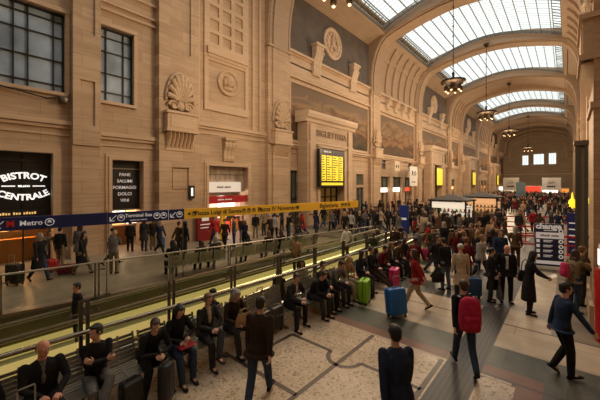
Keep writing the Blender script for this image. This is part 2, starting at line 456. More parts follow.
def plinth(x, yc, z0, z1, w, sg=1):
    mb = MB(); mb.box(x-sg*.1, x+sg*.42, yc-w/2, yc+w/2, z0, z1)
    mb.box(x, x+sg*.5, yc-w*.54, yc+w*.54, z1-.14, z1); mb.box(x, x+sg*.5, yc-w*.54, yc+w*.54, z0, z0+.14)
    mb.box(x, x+sg*.45, yc-w*.4, yc+w*.4, z0+.25, z1-.25)
    return mb
def fluted(x, yc, z0, z1, w, sg=1):
    mb = MB(); h = z1-z0; k = 7
    for i in range(k):
        ya = yc-w/2+w*i/k; c = (ya+w/k/2)
        mb.rings([[(x+sg*(d_+0*.02), c+w/k*.5*u, z) for d_, u in ((0, -1), (dd*.7, -.85), (dd, 0), (dd*.7, .85), (0, 1))] for z, dd in ((z0, .06), (z0+h*.25, .2), (z0+h*.6, .38), (z1, .46))])
    mb.box(x-sg*.05, x+sg*.05, yc-w/2, yc+w/2, z0-.15, z1)
    return mb
def crest(root_label, x, yc, w, sg, zb, far, group=None):
    """zb: bottom of bracket, full height about 5.2"""
    t = thing('shell_console', root_label, 'wall ornament', (x, yc, zb), 0, group)
    fluted(x, yc, zb, zb+.95, w*.82, sg).build('bracket', ST_C, t, smooth=40)
    plinth(x, yc, zb+.95, zb+2.15, w*.9, sg).build('plinth', ST_C, t)
    shell_crest(x, yc, zb+2.15, w*.86, 2.3, sg).build('shell', ST_C, t, smooth=40)
# the two bays closest: wide pilasters
mb = MB()
mb.box(XW, XP, 4.13, 5.3, 0, 20.5); mb.box(XW, XP+.12, 4.05, 5.38, 0, .6)
wall_panel(mb, XP, XP+.1, 4.13, 5.3, 5.5, 20, [(4.4, 5.05, 6.5, 8.7), (4.4, 5.05, 11, 19)])
mb.box(XW, XP, 8.25, 10.8, 0, 20.5); mb.box(XW, XP+.14, 8.15, 10.9, 0, .6)
wall_panel(mb, XP, XP+.12, 8.25, 10.8, 0.6, 20, [(8.8, 10.25, 11.6, 19.5), (9.0, 10.1, 3.2, 4.6)])
mb.box(XP+.0, XP+.05, 9.1, 10.0, 3.3, 4.5)
struct(mb.build('trim_pilaster', ST_L))
# string courses
mb = MB()
for (a, b, z) in ((Y0, 2.0, 6.42), (4.5, 4.13, 6.42), (2.0, 4.13, 6.42), (5.3, 8.25, 6.1), (10.8, 17., 7.45)):
    if b < a: continue
    for dz, hh, d in ((0, .22, .22), (-.16, .14, .12), (-.5, .09, .07)): mb.box(XW, XW+d, a, b, z+dz, z+dz+hh)
for (a, b) in LUN[1:]+COF[1:]:
    for dz, hh, d in ((0, .2, .35), (-.18, .16, .2), (-.62, .08, .08)): mb.box(XW, XW+d, a, b, 6.95+dz, 6.95+dz+hh)
    for dz, hh, d in ((12.95, .18, .3), (13.25, .2, .14), (14.15, .12, .1), (15.1, .22, .38), (14.95, .14, .2)): mb.box(XW, XW+d, a, b, dz, dz+hh)
    mb.box(XW, XW+.1, a, b, 13.2, 15.1)
struct(mb.build('trim_string_course', ST_C))
# raised frames round the wide openings
mb = MB()
for (a, b, z1) in ((5.95, 7.55, 4.9), (-3.0, 3.45, 5.05), (11.8, 15.2, 4.85), (19.75, 21., 4.8)):
    for d in (0, .14):
        mb.box(XW, XW+.12-d*.4, a-.16-d, a-d, 0, z1+.16+d); mb.box(XW, XW+.12-d*.4, b+d, b+.16+d, 0, z1+.16+d); mb.box(XW, XW+.12-d*.4, a-d, b+d, z1+d, z1+.16+d)
for (a, b, z0, z1) in ((-3.5, 3.92, 7.96, 11.8), (5.4, 7.05, 7.96, 11.9)):
    mb.box(XW, XW+.14, a-.16, b+.16, z1, z1+.2); mb.box(XW, XW+.1, b, b+.18, z0, z1); mb.box(XW, XW+.1, a-.18, a, z0, z1); mb.box(XW, XW+.2, a-.1, b+.1, z0-.16, z0)
for z in (12.7, 13.1, 13.9): mb.box(XW, XW+.16, 5.3, 8.25, z, z+.12)
for y in (10.95, 15.6, 16.3): mb.box(XW, XW+.16, y, y+.16, 7.7, 20.4)
struct(mb.build('trim_opening_frame', ST_C))
# niche: coffer grid, ledge and roundel
mb = MB(); ya, yb = 11.75, 14.9
wall_panel(mb, XW, XW+.14, ya-.3, yb+.3, 8.6, 20.3, [(ya, yb, 9.1, 12.0)] + [(ya+.12+i*1.03, ya+.12+i*1.03+.72, 13.2+j*.95, 13.2+j*.95+.68) for i in range(3) for j in range(7)])
mb.box(XW, XW+.34, ya-.15, yb+.15, 12.4, 12.85); mb.box(XW, XW+.22, ya-.05, yb+.05, 12.2, 12.4)
struct(mb.build('trim_coffer_grid', ST_C))
def ring_relief(name_, label, x, yc, zc, R, sg, inner, mat=None, group=None):
    t = thing(name_, label, 'relief', (x, yc, zc), 0, group)
    m = MB(); m.lathe([(0, 0), (R, 0), (R, sg*.14), (R*.93, sg*.2), (R*.84, sg*.16), (R*.8, sg*.06), (0, sg*.05)], (x, yc, zc), 32, 'x'); m.build('disc', mat or ST_P, t, smooth=40)
    m = MB()
    if inner == 'head':
        m.ell((x+sg*.2, yc, zc+.06*R), (.3, R*.34, R*.44)); m.ell((x+sg*.35, yc, zc+.05*R), (.22, R*.09, R*.14))
        m.ell((x+sg*.15, yc, zc+.38*R), (.28, R*.42, R*.22)); m.ell((x+sg*.1, yc, zc-.42*R), (.2, R*.5, R*.2))
        for s2 in (-1, 1): m.ell((x+sg*.16, yc+s2*.4*R, zc-.02*R), (.2, R*.13, R*.35)); m.ell((x+sg*.38, yc+s2*.13*R, zc+.12*R), (.1, R*.06, R*.05))
    else:
        rnd = random.Random(3)
        for k in range(12):
            a = 2*pi*k/12; m.ell((x+sg*.12, yc+.6*R*cos(a), zc+.6*R*sin(a)), (.12, R*.13, R*.11))
        m.ell((x+sg*.14, yc-.05*R, zc+.1*R), (.2, R*.16, R*.34)); m.ell((x+sg*.16, yc-.05*R, zc+.45*R), (.18, R*.1, R*.1))
        m.tube([(x+sg*.16, yc+.05*R, zc+.2*R), (x+sg*.2, yc+.35*R, zc+.3*R), (x+sg*.16, yc+.42*R, zc+.05*R)], .06*R, 6)
        m.tube([(x+sg*.16, yc, zc-.15*R), (x+sg*.2, yc+.22*R, zc-.35*R), (x+sg*.16, yc+.1*R, zc-.6*R)], .08*R, 6)
        m.tube([(x+sg*.16, yc-.1*R, zc-.15*R), (x+sg*.2, yc-.3*R, zc-.3*R), (x+sg*.16, yc-.34*R, zc-.6*R)], .07*R, 6)
    m.build('relief_figure', mat or ST_P, t, smooth=40)
    return t
ring_relief('wall_medallion', 'round stone medallion with a carved head below the coffered niche panel', XW, 13.4, 10.75, .9, 1, 'head', ST_C)
volute = volute_bracket('k', XW, 13.4, 5.15, 6.7, .9, .4); tag(volute.build('keystone_bracket', ST_C, loc=(XW, 13.4, 5.15)), 'carved keystone bracket over the shop front with the white sign', 'wall ornament')
crest('large scallop shell console on the wide pilaster beside the narrow dark menu door', XP+.12, 9.5, 2.1, 1, 5.75, False)
crest('scallop shell console on the pier beside the ticket portal and big mural', XP+.1, 18.3, 2.2, 1, 5.75+.1, False)
mb = MB(); mb.tube([(XW+.24, 3.6, 7.7), (XW+.25, 3.2, 7.55), (XW+.25, 2.2, 7.7), (XW+.25, 1.0, 7.85), (XW+.24, -.6, 7.9)], .03, 6)
tag(mb.build('cable', M_BLACK, loc=(XW+.24, 3.6, 7.6)), 'thin black cable slung along the sill of the broad gridded window', 'cable')
mb = MB(); mb.box(XW+.02, XW+.32, 3.66, 3.92, 7.45, 7.75); mb.lathe([(.0, 0), (.1, 0), (.14, .12), (0, .14)], (XW+.32, 3.8, 7.6), 12, 'x')
tag(mb.build('floodlight', M_DSTEEL, loc=(XW, 3.8, 7.5)), 'small grey floodlight at the corner of the broad gridded window', 'light')
ordn = ['first', 'second', 'third', 'fourth', 'fifth', 'sixth', 'seventh']
for k, (a, b) in enumerate(PIER[2:]):
    crest('scallop shell console on the %s pier beyond the ticket portal' % ordn[k], XP+.1, (a+b)/2, 2.1, 1, 5.75+.1, True)
    
# ---- lunettes, medallions, brackets, murals
M_MUR = []
def mural_mat(name, seed, base):
    m, nt, b = _nt(name); N = nt.nodes.new; Lk = nt.links.new
    tc = N('ShaderNodeTexCoord'); sp = N('ShaderNodeSeparateXYZ'); Lk(tc.outputs['Object'], sp.inputs[0])
    n = N('ShaderNodeTexNoise'); n.inputs['Scale'].default_value = .42; n.inputs['Detail'].default_value = 7; n.inputs['Distortion'].default_value = .8
    mp = N('ShaderNodeMapping'); mp.inputs['Location'].default_value = (seed, seed*2, 0); mp.inputs['Scale'].default_value = (1, .6, 1.5); Lk(tc.outputs['Object'], mp.inputs['Vector']); Lk(mp.outputs[0], n.inputs['Vector'])
    a = N('ShaderNodeMath'); a.operation = 'MULTIPLY_ADD'; a.inputs[1].default_value = .13; Lk(sp.outputs['Z'], a.inputs[0]); 
    q = N('ShaderNodeMath'); q.operation = 'MULTIPLY'; q.inputs[1].default_value = .9; Lk(n.outputs['Fac'], q.inputs[0]); Lk(q.outputs[0], a.inputs[2])
    r = N('ShaderNodeValToRGB'); cr = r.color_ramp
    cols = [(0, (.02, .02, .015)), (.40, (.04, .035, .022)), (.56, (.12, .075, .035)), (.66, (.09, .05, .03)), (.76, (.30, .16, .07)), (.84, (.15, .085, .045)), (.93, (.30, .19, .10)), (1., (.19, .13, .085))]
    while len(cr.elements) < len(cols): cr.elements.new(.5)
    for e, (p, c) in zip(cr.elements, cols): e.position = p; e.color = (*c, 1)
    Lk(a.outputs[0], r.inputs['Fac']); Lk(r.outputs['Color'], b.inputs['Base Color']); _si(b, 'Roughness', .8)
    return m
for k, (a, b) in enumerate(LUN[1:]):
    for sg, xw in ((1, XW), (-1, XR)):
        mb = MB(); mb.box(xw, xw+sg*.06, a, b, 15.32, 20.5); struct(mb.build('trim_lunette', M_GREY))
        w1 = 'opposite the ' if sg < 0 else 'above the '
        if sg > 0:
            ring_relief('wall_medallion', 'round relief medallion with a figure on the dark lunette over the %s portal' % ['ticket office', 'second', 'third', 'fourth'][k], xw+.06, (a+b)/2-.45, 18.0, 1.6, sg, 'figure')
        else: ring_relief('wall_medallion', 'round relief on the %s dark lunette over the far side arcade' % ordn[k], xw-.06, (a+b)/2-.45, 18.0, 1.6, sg, 'figure')
        for j, u in enumerate((.27, .73) if sg > 0 else ()):
            yc = a+(b-a)*u; m_ = volute_bracket('v', xw+.11, yc, 13.9, 16.6, 1.15, .55, sg)
            o = m_.build('volute_bracket', ST_P, loc=(xw, yc, 13.9))
            tag(o, 'scroll bracket under the %s dark lunette, the one nearer the %s' % (['first', 'second', 'third', 'fourth'][k]+('' if sg > 0 else ' arcade-side'), ('entrance' if j == 0 else 'end wall')), 'wall ornament')
for k, (a, b) in enumerate(COF[1:]):
    for j in range(4):
        yc = a+(b-a)*(j+1)/5; m_ = volute_bracket('v', XW+.11, yc, 13.5, 14.8, .7, .5, 1)
        tag(m_.build('volute_bracket', ST_P, loc=(XW, yc, 14.)), 'small scroll bracket in the row under the %s fluted vault bay' % ordn[k], 'wall ornament', 'scroll brackets under fluted vault bay '+ordn[k])
allb = sorted(LUN[1:]+COF[1:])
for k, (a, b) in enumerate(allb):
    t = thing('painted_mural', 'wide wall painting of a %s landscape %s' % (['brown and green', 'dark olive', 'brown and ochre', 'dull green', 'russet', 'grey green', 'ochre', 'dim brown'][k % 8], ['behind the ticket portal', 'beyond the first shell pier past the portal', 'behind the second portal', 'in the fourth bay', 'in the fifth bay', 'in the sixth bay', 'in the seventh bay', 'in the last bay'][k % 8]), 'mural', (XW, (a+b)/2, 7.3))
    ya, yb = (a+.15, b-.15) if k % 2 == 0 else (a+.3, b-.3)
    m_ = MB(); m_.box(XW, XW+.05, ya+.15, yb-.15, 7.45, 12.6); m_.build('painting', mural_mat('mural_%d' % k, k*3.7+1, None), t)
    m_ = MB(); wall_panel(m_, XW, XW+.16, ya, yb, 7.25, 12.8, [(ya+.2, yb-.2, 7.5, 12.55)]); m_.build('frame', ST_C, t)
# ================================================================ floor
def speckle(name, base, dark, light, sc=14., rough=.35):
    m, nt, b = _nt(name); N = nt.nodes.new; Lk = nt.links.new
    tc = N('ShaderNodeTexCoord'); v = N('ShaderNodeTexVoronoi'); v.inputs['Scale'].default_value = sc; Lk(tc.outputs['Object'], v.inputs['Vector'])
    r = N('ShaderNodeValToRGB'); cr = r.color_ramp; cr.interpolation = 'CONSTANT'
    cr.elements[0].position = 0; cr.elements[0].color = (*base, 1); cr.elements[1].position = .45; cr.elements[1].color = (*light, 1)
    e = cr.elements.new(.72); e.color = (*dark, 1); e = cr.elements.new(.84); e.color = (*base, 1)
    sp = N('ShaderNodeSeparateColor'); Lk(v.outputs['Color'], sp.inputs[0]); Lk(sp.outputs[0], r.inputs['Fac'])
    n = N('ShaderNodeTexNoise'); n.inputs['Scale'].default_value = 1.3; n.inputs['Detail'].default_value = 5; Lk(tc.outputs['Object'], n.inputs['Vector'])
    r2 = N('ShaderNodeValToRGB'); r2.color_ramp.elements[0].position = .35; r2.color_ramp.elements[1].position = .65; r2.color_ramp.elements[0].color = (.78, .75, .7, 1); r2.color_ramp.elements[1].color = (1, 1, 1, 1)
    Lk(n.outputs['Fac'], r2.inputs['Fac'])
    mx = N('ShaderNodeMixRGB'); mx.blend_type = 'MULTIPLY'; mx.inputs['Fac'].default_value = 1; Lk(r.outputs['Color'], mx.inputs['Color1']); Lk(r2.outputs['Color'], mx.inputs['Color2'])
    Lk(mx.outputs['Color'], b.inputs['Base Color']); _si(b, 'Roughness', rough); return m
def slab(name, a, bcol, rough=.3, tile=1.2):
    m, nt, b = _nt(name); N = nt.nodes.new; Lk = nt.links.new
    tc = N('ShaderNodeTexCoord'); n = N('ShaderNodeTexNoise'); n.inputs['Scale'].default_value = 2.2; n.inputs['Detail'].default_value = 7; Lk(tc.outputs['Object'], n.inputs['Vector'])
    r = N('ShaderNodeValToRGB'); r.color_ramp.elements[0].position = .3; r.color_ramp.elements[1].position = .7; r.color_ramp.elements[0].color = (*a, 1); r.color_ramp.elements[1].color = (*bcol, 1); Lk(n.outputs['Fac'], r.inputs['Fac'])
    br = N('ShaderNodeTexBrick'); br.inputs['Scale'].default_value = 1; br.inputs['Brick Width'].default_value = tile*1.3; br.inputs['Row Height'].default_value = tile*.6; br.inputs['Mortar Size'].default_value = .008
    br.inputs['Color1'].default_value = (1, 1, 1, 1); br.inputs['Color2'].default_value = (.86, .86, .84, 1); br.inputs['Mortar'].default_value = (.55, .5, .45, 1); Lk(tc.outputs['Object'], br.inputs['Vector'])
    mx = N('ShaderNodeMixRGB'); mx.blend_type = 'MULTIPLY'; mx.inputs['Fac'].default_value = 1; Lk(r.outputs['Color'], mx.inputs['Color1']); Lk(br.outputs['Color'], mx.inputs['Color2'])
    Lk(mx.outputs['Color'], b.inputs['Base Color']); _si(b, 'Roughness', rough); return m
def ribbed(name):
    m, nt, b = _nt(name); N = nt.nodes.new; Lk = nt.links.new
    tc = N('ShaderNodeTexCoord'); w = N('ShaderNodeTexWave'); w.inputs['Scale'].default_value = 3.6; w.bands_direction = 'X'; Lk(tc.outputs['Object'], w.inputs['Vector'])
    r = N('ShaderNodeValToRGB'); r.color_ramp.elements[0].color = (.022, .019, .017, 1); r.color_ramp.elements[1].color = (.055, .047, .04, 1); Lk(w.outputs['Fac'], r.inputs['Fac'])
    Lk(r.outputs['Color'], b.inputs['Base Color']); _si(b, 'Roughness', .45); return m
F_MOS = speckle('cream_terrazzo', (.56, .44, .31), (.33, .22, .14), (.66, .53, .38), 26.)
F_GRN = slab('green_marble', (.058, .062, .045), (.10, .10, .075), .42, 1.5)
F_RED = slab('red_marble', (.15, .065, .042), (.22, .10, .065), .42, 1.5)
F_BEI = slab('beige_marble', (.44, .35, .25), (.58, .47, .34), .42, 1.5)
F_STR = ribbed('dark_ribbed_strip')
F_LIN = plain('dark_inlay', (.075, .045, .032), .4)
F_GRY = slab('grey_marble', (.20, .165, .125), (.28, .23, .17), .42, 1.5)
FM = [F_MOS, F_GRN, F_RED, F_BEI, F_STR, F_LIN, F_GRY, slab('grey_beige_marble', (.27, .215, .155), (.38, .31, .23), .42, 1.5)]
YE = 17.0
near_x = lambda s: -(6.33-.05*s)
far_x = lambda s: -(12.0-.2*s)
def fmat(x, y):
    L = -x
    if 1.25 < L < 1.87 and y > -5: return 4
    if y < 6.8:
        if L > 1.87: return 0
        if y > 6.72: return 5
        if L > .70: return 0 if L < 1.19 and y < 6.64 else (5 if (L < .76 or 6.58 < y < 6.66) else 0)
        if L > .32: return 2
        return 1
    if y < 7.12: return 2 if L > .32 else 1
    if y < 8.06: return 1
    if y < 16.2:
        if abs(y-9.48) < .03: return 5
        if L > 1.87:
            if y < 10.5: return 3
            if L > 6.2: return 3
            if 2.9 < L and (11.9 < y < 12.75 or 13.2 < y < 14.0): return 3
            return 3 if 15 < y < 16. else 1
        if L > .3: return 3
        return 6 if y > 9.5 else 3
    k = (y-16.2) % 3.1
    if L < .3: return 6
    if k < 1.15: return 1
    if k < 1.5 : return 2
    return 7 if L < 8.5 else 6
xs = sorted({XR+5.2, 3., XR, .2, -.3, -.32, -.70, -.76, -1.19, -1.25, -1.87, -2.9, -5.3, -6.2, -8.5, -12., XW, XW-4.4})
ys = {-11.4, -5., 0, 6.58, 6.66, 6.64, 6.72, 6.8, 7.12, 8.06, 9.45, 9.51, 10.5, 11.9, 12.75, 13.2, 14., 15., 16., 16.2, YE, 140.}
y = 16.2
while y < 139: ys |= {y, y+1.15, y+1.5}; y += 3.1
ys = sorted(ys)
mb = MB()
for ya, yb in zip(ys, ys[1:]):
    for xa, xb in zip(xs, xs[1:]):
        if ya < YE-1e-6 and xb <= -5.3+1e-6: continue
        mi = fmat((xa+xb)/2, (ya+yb)/2)
        mb.add([(xa, ya, 0), (xb, ya, 0), (xb, yb, 0), (xa, yb, 0)], [(0, 1, 2, 3)], mi)
    if ya < YE-1e-6:
        mb.add([(near_x(ya), ya, 0), (-5.3, ya, 0), (-5.3, yb, 0), (near_x(yb), yb, 0)], [(0, 1, 2, 3)], fmat(-5.5, (ya+yb)/2))
        mb.add([(XW-4.4, ya, 0), (far_x(ya), ya, 0), (far_x(yb), yb, 0), (XW-4.4, yb, 0)], [(0, 1, 2, 3)], 7)
struct(mb.build('floor', FM))
# inlaid dark lines of the terrazzo field
mb = MB(); lw = .045
def ln(xa, ya, xb, yb): mb.bar((xa, ya, .0015), (xb, yb, .0015), lw*2, .003)
ln(-3.5, 3.96, -3.5, 6.72); ln(-5.0, 3.96, -5.0, 5.5); ln(-5.55, 3.96, -3.5, 3.96); ln(-5.0, 5.5, -3.86, 5.5); ln(-3.14, 5.5, -1.95, 5.5); ln(-3.5, 3.96, -3.5, 1.0); ln(-1.95, 0, -1.95, 6.72)
arc = [(-3.5+.36*cos(a), 5.5+.36*sin(a)) for a in [pi+pi*i/14 for i in range(15)]]
for (xa, ya), (xb, yb) in zip(arc, arc[1:]): ln(xa, ya, xb, yb)
struct(mb.build('floor_inlay_line', F_LIN))
mb = MB(); mb.box(-5.9, -1.9, 6.74, 6.79, 0, .003); struct(mb.build('floor_border_line', F_BEI))
# ================================================================ travelator well
M_WELL = plain('well_stone', (.22, .17, .10), .6, noise=.2, nscale=1.)
mb = MB()
for fx in (near_x, far_x):
    s = .12 if fx is near_x else -.12
    mb.add([(fx(Y0), Y0, 0), (fx(YE), YE, 0), (fx(YE), YE, -4), (fx(Y0), Y0, -4)], [(0, 1, 2, 3)])
mb.add([(near_x(YE), YE, 0), (far_x(YE), YE, 0), (far_x(YE), YE, -4), (near_x(YE), YE, -4)], [(0, 1, 2, 3)])
mb.add([(near_x(Y0), Y0, 0), (far_x(Y0), Y0, 0), (far_x(Y0), Y0, -4), (near_x(Y0), Y0, -4)], [(0, 1, 2, 3)])
mb.add([(near_x(Y0), Y0, -4), (near_x(YE), YE, -4), (far_x(YE), YE, -4), (far_x(Y0), Y0, -4)], [(0, 1, 2, 3)])
struct(mb.build('floor_well', M_WELL))
M_LITP = plain('lit_balustrade_glass', (.30, .25, .11), .35, noise=.35, nscale=.7, emit=.5, ecol=(1., .70, .24))
M_STRIP = plain('balustrade_light_strip', (1, .9, .6), .5, emit=2.5, ecol=(1., .80, .38))
M_HRAIL = plain('polished_handrail', (.50, .46, .38), .22, .8)
M_SKIRT = plain('cream_skirt_panel', (.36, .30, .17), .35, .3)
M_DECK = plain('walkway_deck', (.09, .085, .07), .4, .6)
rampz = lambda s: -.075*(YE-s)
def travelator(label, xf):
    ya, yb = -9.0, YE-.2
    t = thing('moving_walkway', label, 'travelator', (xf((ya+yb)/2), (ya+yb)/2, rampz((ya+yb)/2)))
    N_ = 12; S = [ya+(yb-ya)*i/N_ for i in range(N_+1)]
    m = MB()
    for a, b in zip(S, S[1:]): m.bar((xf(a), a, rampz(a)-.15), (xf(b), b, rampz(b)-.15), 1.0, .3)
    m.build('deck', M_DECK, t)
    for sg in (-1, 1):
        p, q, r, lit_, trk = MB(), MB(), MB(), MB(), MB()
        for a, b in zip(S, S[1:]):
            p.bar((xf(a)+sg*.58, a, rampz(a)+.62), (xf(b)+sg*.58, b, rampz(b)+.62), .02, .56); lit_.bar((xf(a)+sg*.58, a, rampz(a)+.17), (xf(b)+sg*.58, b, rampz(b)+.17), .04, .34); trk.bar((xf(a)+sg*.58, a, rampz(a)+.89), (xf(b)+sg*.58, b, rampz(b)+.89), .06, .03)
            q.bar((xf(a)+sg*.55, a, rampz(a)+.1), (xf(b)+sg*.55, b, rampz(b)+.1), .03, .05)
        pts = [(xf(a)+sg*.58, a, rampz(a)+.95) for a in S]
        e = S[-1]; pts += [(xf(e)+sg*.58, e+.35, rampz(e)+.85), (xf(e)+sg*.58, e+.5, rampz(e)+.55), (xf(e)+sg*.58, e+.35, rampz(e)+.2)]
        r.tube(pts, .05, 8)
        p.build('balustrade', M_CLR, t); lit_.build('lit_skirt_panel', M_LITP, t); trk.build('rail_track', M_STEEL, t); q.build('light_strip', M_STRIP, t); r.build('handrail', M_HRAIL, t, smooth=40)
        k = MB()
        for a, b in zip(S, S[1:]): k.bar((xf(a)+sg*.62, a, rampz(a)-.2), (xf(b)+sg*.62, b, rampz(b)-.2), .16, .36)
        k.build('skirt', M_SKIRT, t)
    return t
WA = lambda s: near_x(s)-.82
WB = lambda s: far_x(s)+.74
travelator('lit moving walkway sloping down along the glass screen behind the benches', WA)
travelator('lit moving walkway sloping down beneath the blue and yellow sign beam', WB)
# ================================================================ balustrades
def glass_rail(label, fx, sa, sb, hpost, hrail, step, rail_r=.035, off=0, glass_top=None, side=0):
    t = thing('glass_balustrade', label, 'railing', (fx((sa+sb)/2)+off, (sa+sb)/2, 0))
    n_ = max(1, int(round((sb-sa)/step)))
    for i in range(n_+1):
        s = sa+(sb-sa)*i/n_; x = fx(s)+off; m = MB()
        for d in (-.05, .05): m.bar((x, s+d, 0), (x, s+d, hpost), .03, .06, up=(0, 1, 0))
        m.box(x-.07, x+.07, s-.09, s+.09, 0, .03)
        m.tube([(x-.1*0, s-.2, hpost-.22), (x, s+.2, hpost-.22)], .016, 6); m.ell((x, s-.2, hpost-.22), (.035, .035, .035), n=8, k=5); m.ell((x, s+.2, hpost-.22), (.035, .035, .035), n=8, k=5)
        m.build('post', M_DSTEEL, t)
    for i in range(n_):
        a = sa+(sb-sa)*i/n_+.1; b = sa+(sb-sa)*(i+1)/n_-.1
        m = MB(); m.bar((fx(a)+off, a, (glass_top or hpost)/2+.06), (fx(b)+off, b, (glass_top or hpost)/2+.06), .016, (glass_top or hpost)-.12); m.build('glass_panel', M_CLR, t)
    m = MB(); m.tube([(fx(sa)+off+side, sa, hrail), (fx(sb)+off+side, sb, hrail)], rail_r, 10); m.build('top_rail', M_HRAIL, t, smooth=40)
    return t
glass_rail('tall glass screen with steel posts and handrail directly behind the bench row', near_x, -1.4, 16.6, 1.62, 1.1, 1.5, .04, side=.09)
glass_rail('long glass balustrade below the hanging blue and yellow sign beam', far_x, -1.2, 16.6, 1.08, 1.1, 2.3, .032)
m_ = thing('glass_balustrade', 'short glass balustrade closing the upper end of the moving walkways', 'railing', (-7, YE, 0))
# gates beside walkway heads
for k, x0 in enumerate((near_x(YE)-.05, far_x(YE)-.05)):
    q = MB(); q.box(x0-.0, x0+.06, YE-.1, YE+.5, 0, 1.1); q.build('post', M_DSTEEL, m_)
q = MB(); q.bar((near_x(YE), YE+.45, 1.1), (near_x(YE)+1.3, YE+2.2, 1.1), .06, .06); q.build('top_rail', M_HRAIL, m_)
q = MB(); q.bar((near_x(YE), YE+.45, .55), (near_x(YE)+1.3, YE+2.2, .55), .015, 1.0); q.build('glass_panel', M_CLR, m_)
q = MB(); q.bar((near_x(YE)+1.3, YE+2.2, .55), (near_x(YE)+1.31, YE+2.26, .55), .06, 1.1); q.build('post', M_DSTEEL, m_)
# ================================================================ direction sign beam
M_BLUE = plain('sign_blue', (.018, .03, .16), .4); M_YEL = plain('sign_yellow', (.72, .36, .015), .45, emit=.12, ecol=(1., .55, .05)); M_TXW = plain('sign_white', (.85, .85, .85), .5, emit=.15); M_TXK = plain('sign_black', (.015, .013, .012), .5)
M_TXR = plain('sign_red', (.75, .05, .03), .5)
d_ = V((.2, 1, 0)).normalized(); nrm = V((d_.y, -d_.x, 0))
def SP(s, z, o=.06): return V((far_x(s), s, z))+nrm*o
SZ0, SZ1 = 2.30, 2.67; SC = (SZ0+SZ1)/2
def sign_text(txt, sc_, size, z=SC, bold=.004): return place(text_mb(txt, size, .003, bold), SP(sc_, z, .064), d_)
def ring_icon(sc_, r=.1, z=SC, bars=2):
    m = MB(); c = SP(sc_, z, .066)
    pts = [c+d_*r*cos(a)+V((0, 0, r*sin(a))) for a in [2*pi*i/18 for i in range(18)]]
    m.tube(pts, .012, 6, closed=True)
    if bars: m.bar(c-d_*r*.5, c+d_*r*.5, .03, .02); m.bar(c-d_*r*.35+V((0, 0, .035)), c+d_*r*.35+V((0, 0, .035)), .03, .05); 
    return m
def arrow_dl(sc_, z=SC, r=.09):
    m = MB(); c = SP(sc_, z, .066)
    m.bar(c+d_*r+V((0, 0, r)), c-d_*r*.9-V((0, 0, r*.9)), .02, .03, up=nrm); m.bar(c-d_*r-V((0, 0, r)), c+d_*r*.4-V((0, 0, r)), .02, .03); m.bar(c-d_*r-V((0, 0, r)), c-d_*r+V((0, 0, r*.4)), .02, .03, up=d_)
    return m
def beam(name_, label, sa, sb, mat):
    t = thing(name_, label, 'sign', tuple(SP((sa+sb)/2, SZ0, 0)))
    m = MB(); m.bar(SP(sa, SC, 0), SP(sb, SC, 0), .12, SZ1-SZ0); m.build('panel', mat, t)
    return t
tb = beam('direction_sign', 'long dark blue direction beam reading Metro over the travelator balustrade', -1.3, 3.5, M_BLUE)
merge(sign_text('Metro', 1.70, .2), ring_icon(2.1), arrow_dl(1.05)).build('lettering', M_TXW, tb); sign_text('M', 1.27, .22, bold=.012).build('red_letter', M_TXR, tb)
tb = beam('direction_sign', 'dark blue direction panel reading Terminal Bus between Metro and yellow sign', 3.53, 5.9, M_BLUE)
merge(arrow_dl(3.68), ring_icon(3.9), sign_text('Terminal Bus', 4.42, .155, SC+.05), place(marks_mb((6, 3, 7), .055, .003), SP(4.42, SC-.1, .064), d_), ring_icon(4.98), ring_icon(5.2), arrow_dl(5.52), ring_icon(5.74)).build('lettering', M_TXW, tb)
m = MB(); m.bar(SP(5.36, SZ0, .064), SP(5.36, SZ1, .064), .012, .006, up=nrm); m.build('divider', M_TXW, tb)
ty = beam('direction_sign', 'long yellow direction beam with black station exit names over the balustrade', 5.92, 15.3, M_YEL)
m = MB(); c = SP(6.08, SC, .066); m.add([c-d_*.07, c+d_*.05+V((0, 0, .07)), c+d_*.05-V((0, 0, .07)), c-d_*.07+nrm*.004, c+d_*.05+V((0, 0, .07))+nrm*.004, c+d_*.05-V((0, 0, .07))+nrm*.004], [(0, 1, 2), (3, 4, 5), (0, 1, 4, 3), (1, 2, 5, 4), (0, 2, 5, 3)])
merge(m, ring_icon(6.27, .08), sign_text('Piazza Luigi di Savoia', 7.25, .235), ring_icon(8.32, .08), ring_icon(8.55, .08), ring_icon(8.78, .08), sign_text('Piazza IV Novembre', 10.05, .27), ring_icon(11.1, .08), ring_icon(9.1, .07), sign_text('Biglietteria', 13.1, .3), ring_icon(14.05, .09), ring_icon(14.3, .09), ring_icon(14.55, .09)).build('lettering', M_TXK, ty)
for k, s in enumerate((3.52, 5.91, 15.25)):
    m = MB(); p = SP(s, 0, -.1); m.tube([p, SP(s, SZ1+.05, -.1)], [.014, .014, .03][k], 8); m.box(p.x-.09, p.x+.09, p.y-.09, p.y+.09, 0, .03)
    tag(m.build('sign_post', M_DSTEEL, loc=tuple(p), smooth=40), ['slim post under the end of the Metro sign panel', 'slim post where the blue sign meets the yellow one', 'slim post at the far tip of the yellow sign beam'][k], 'post')
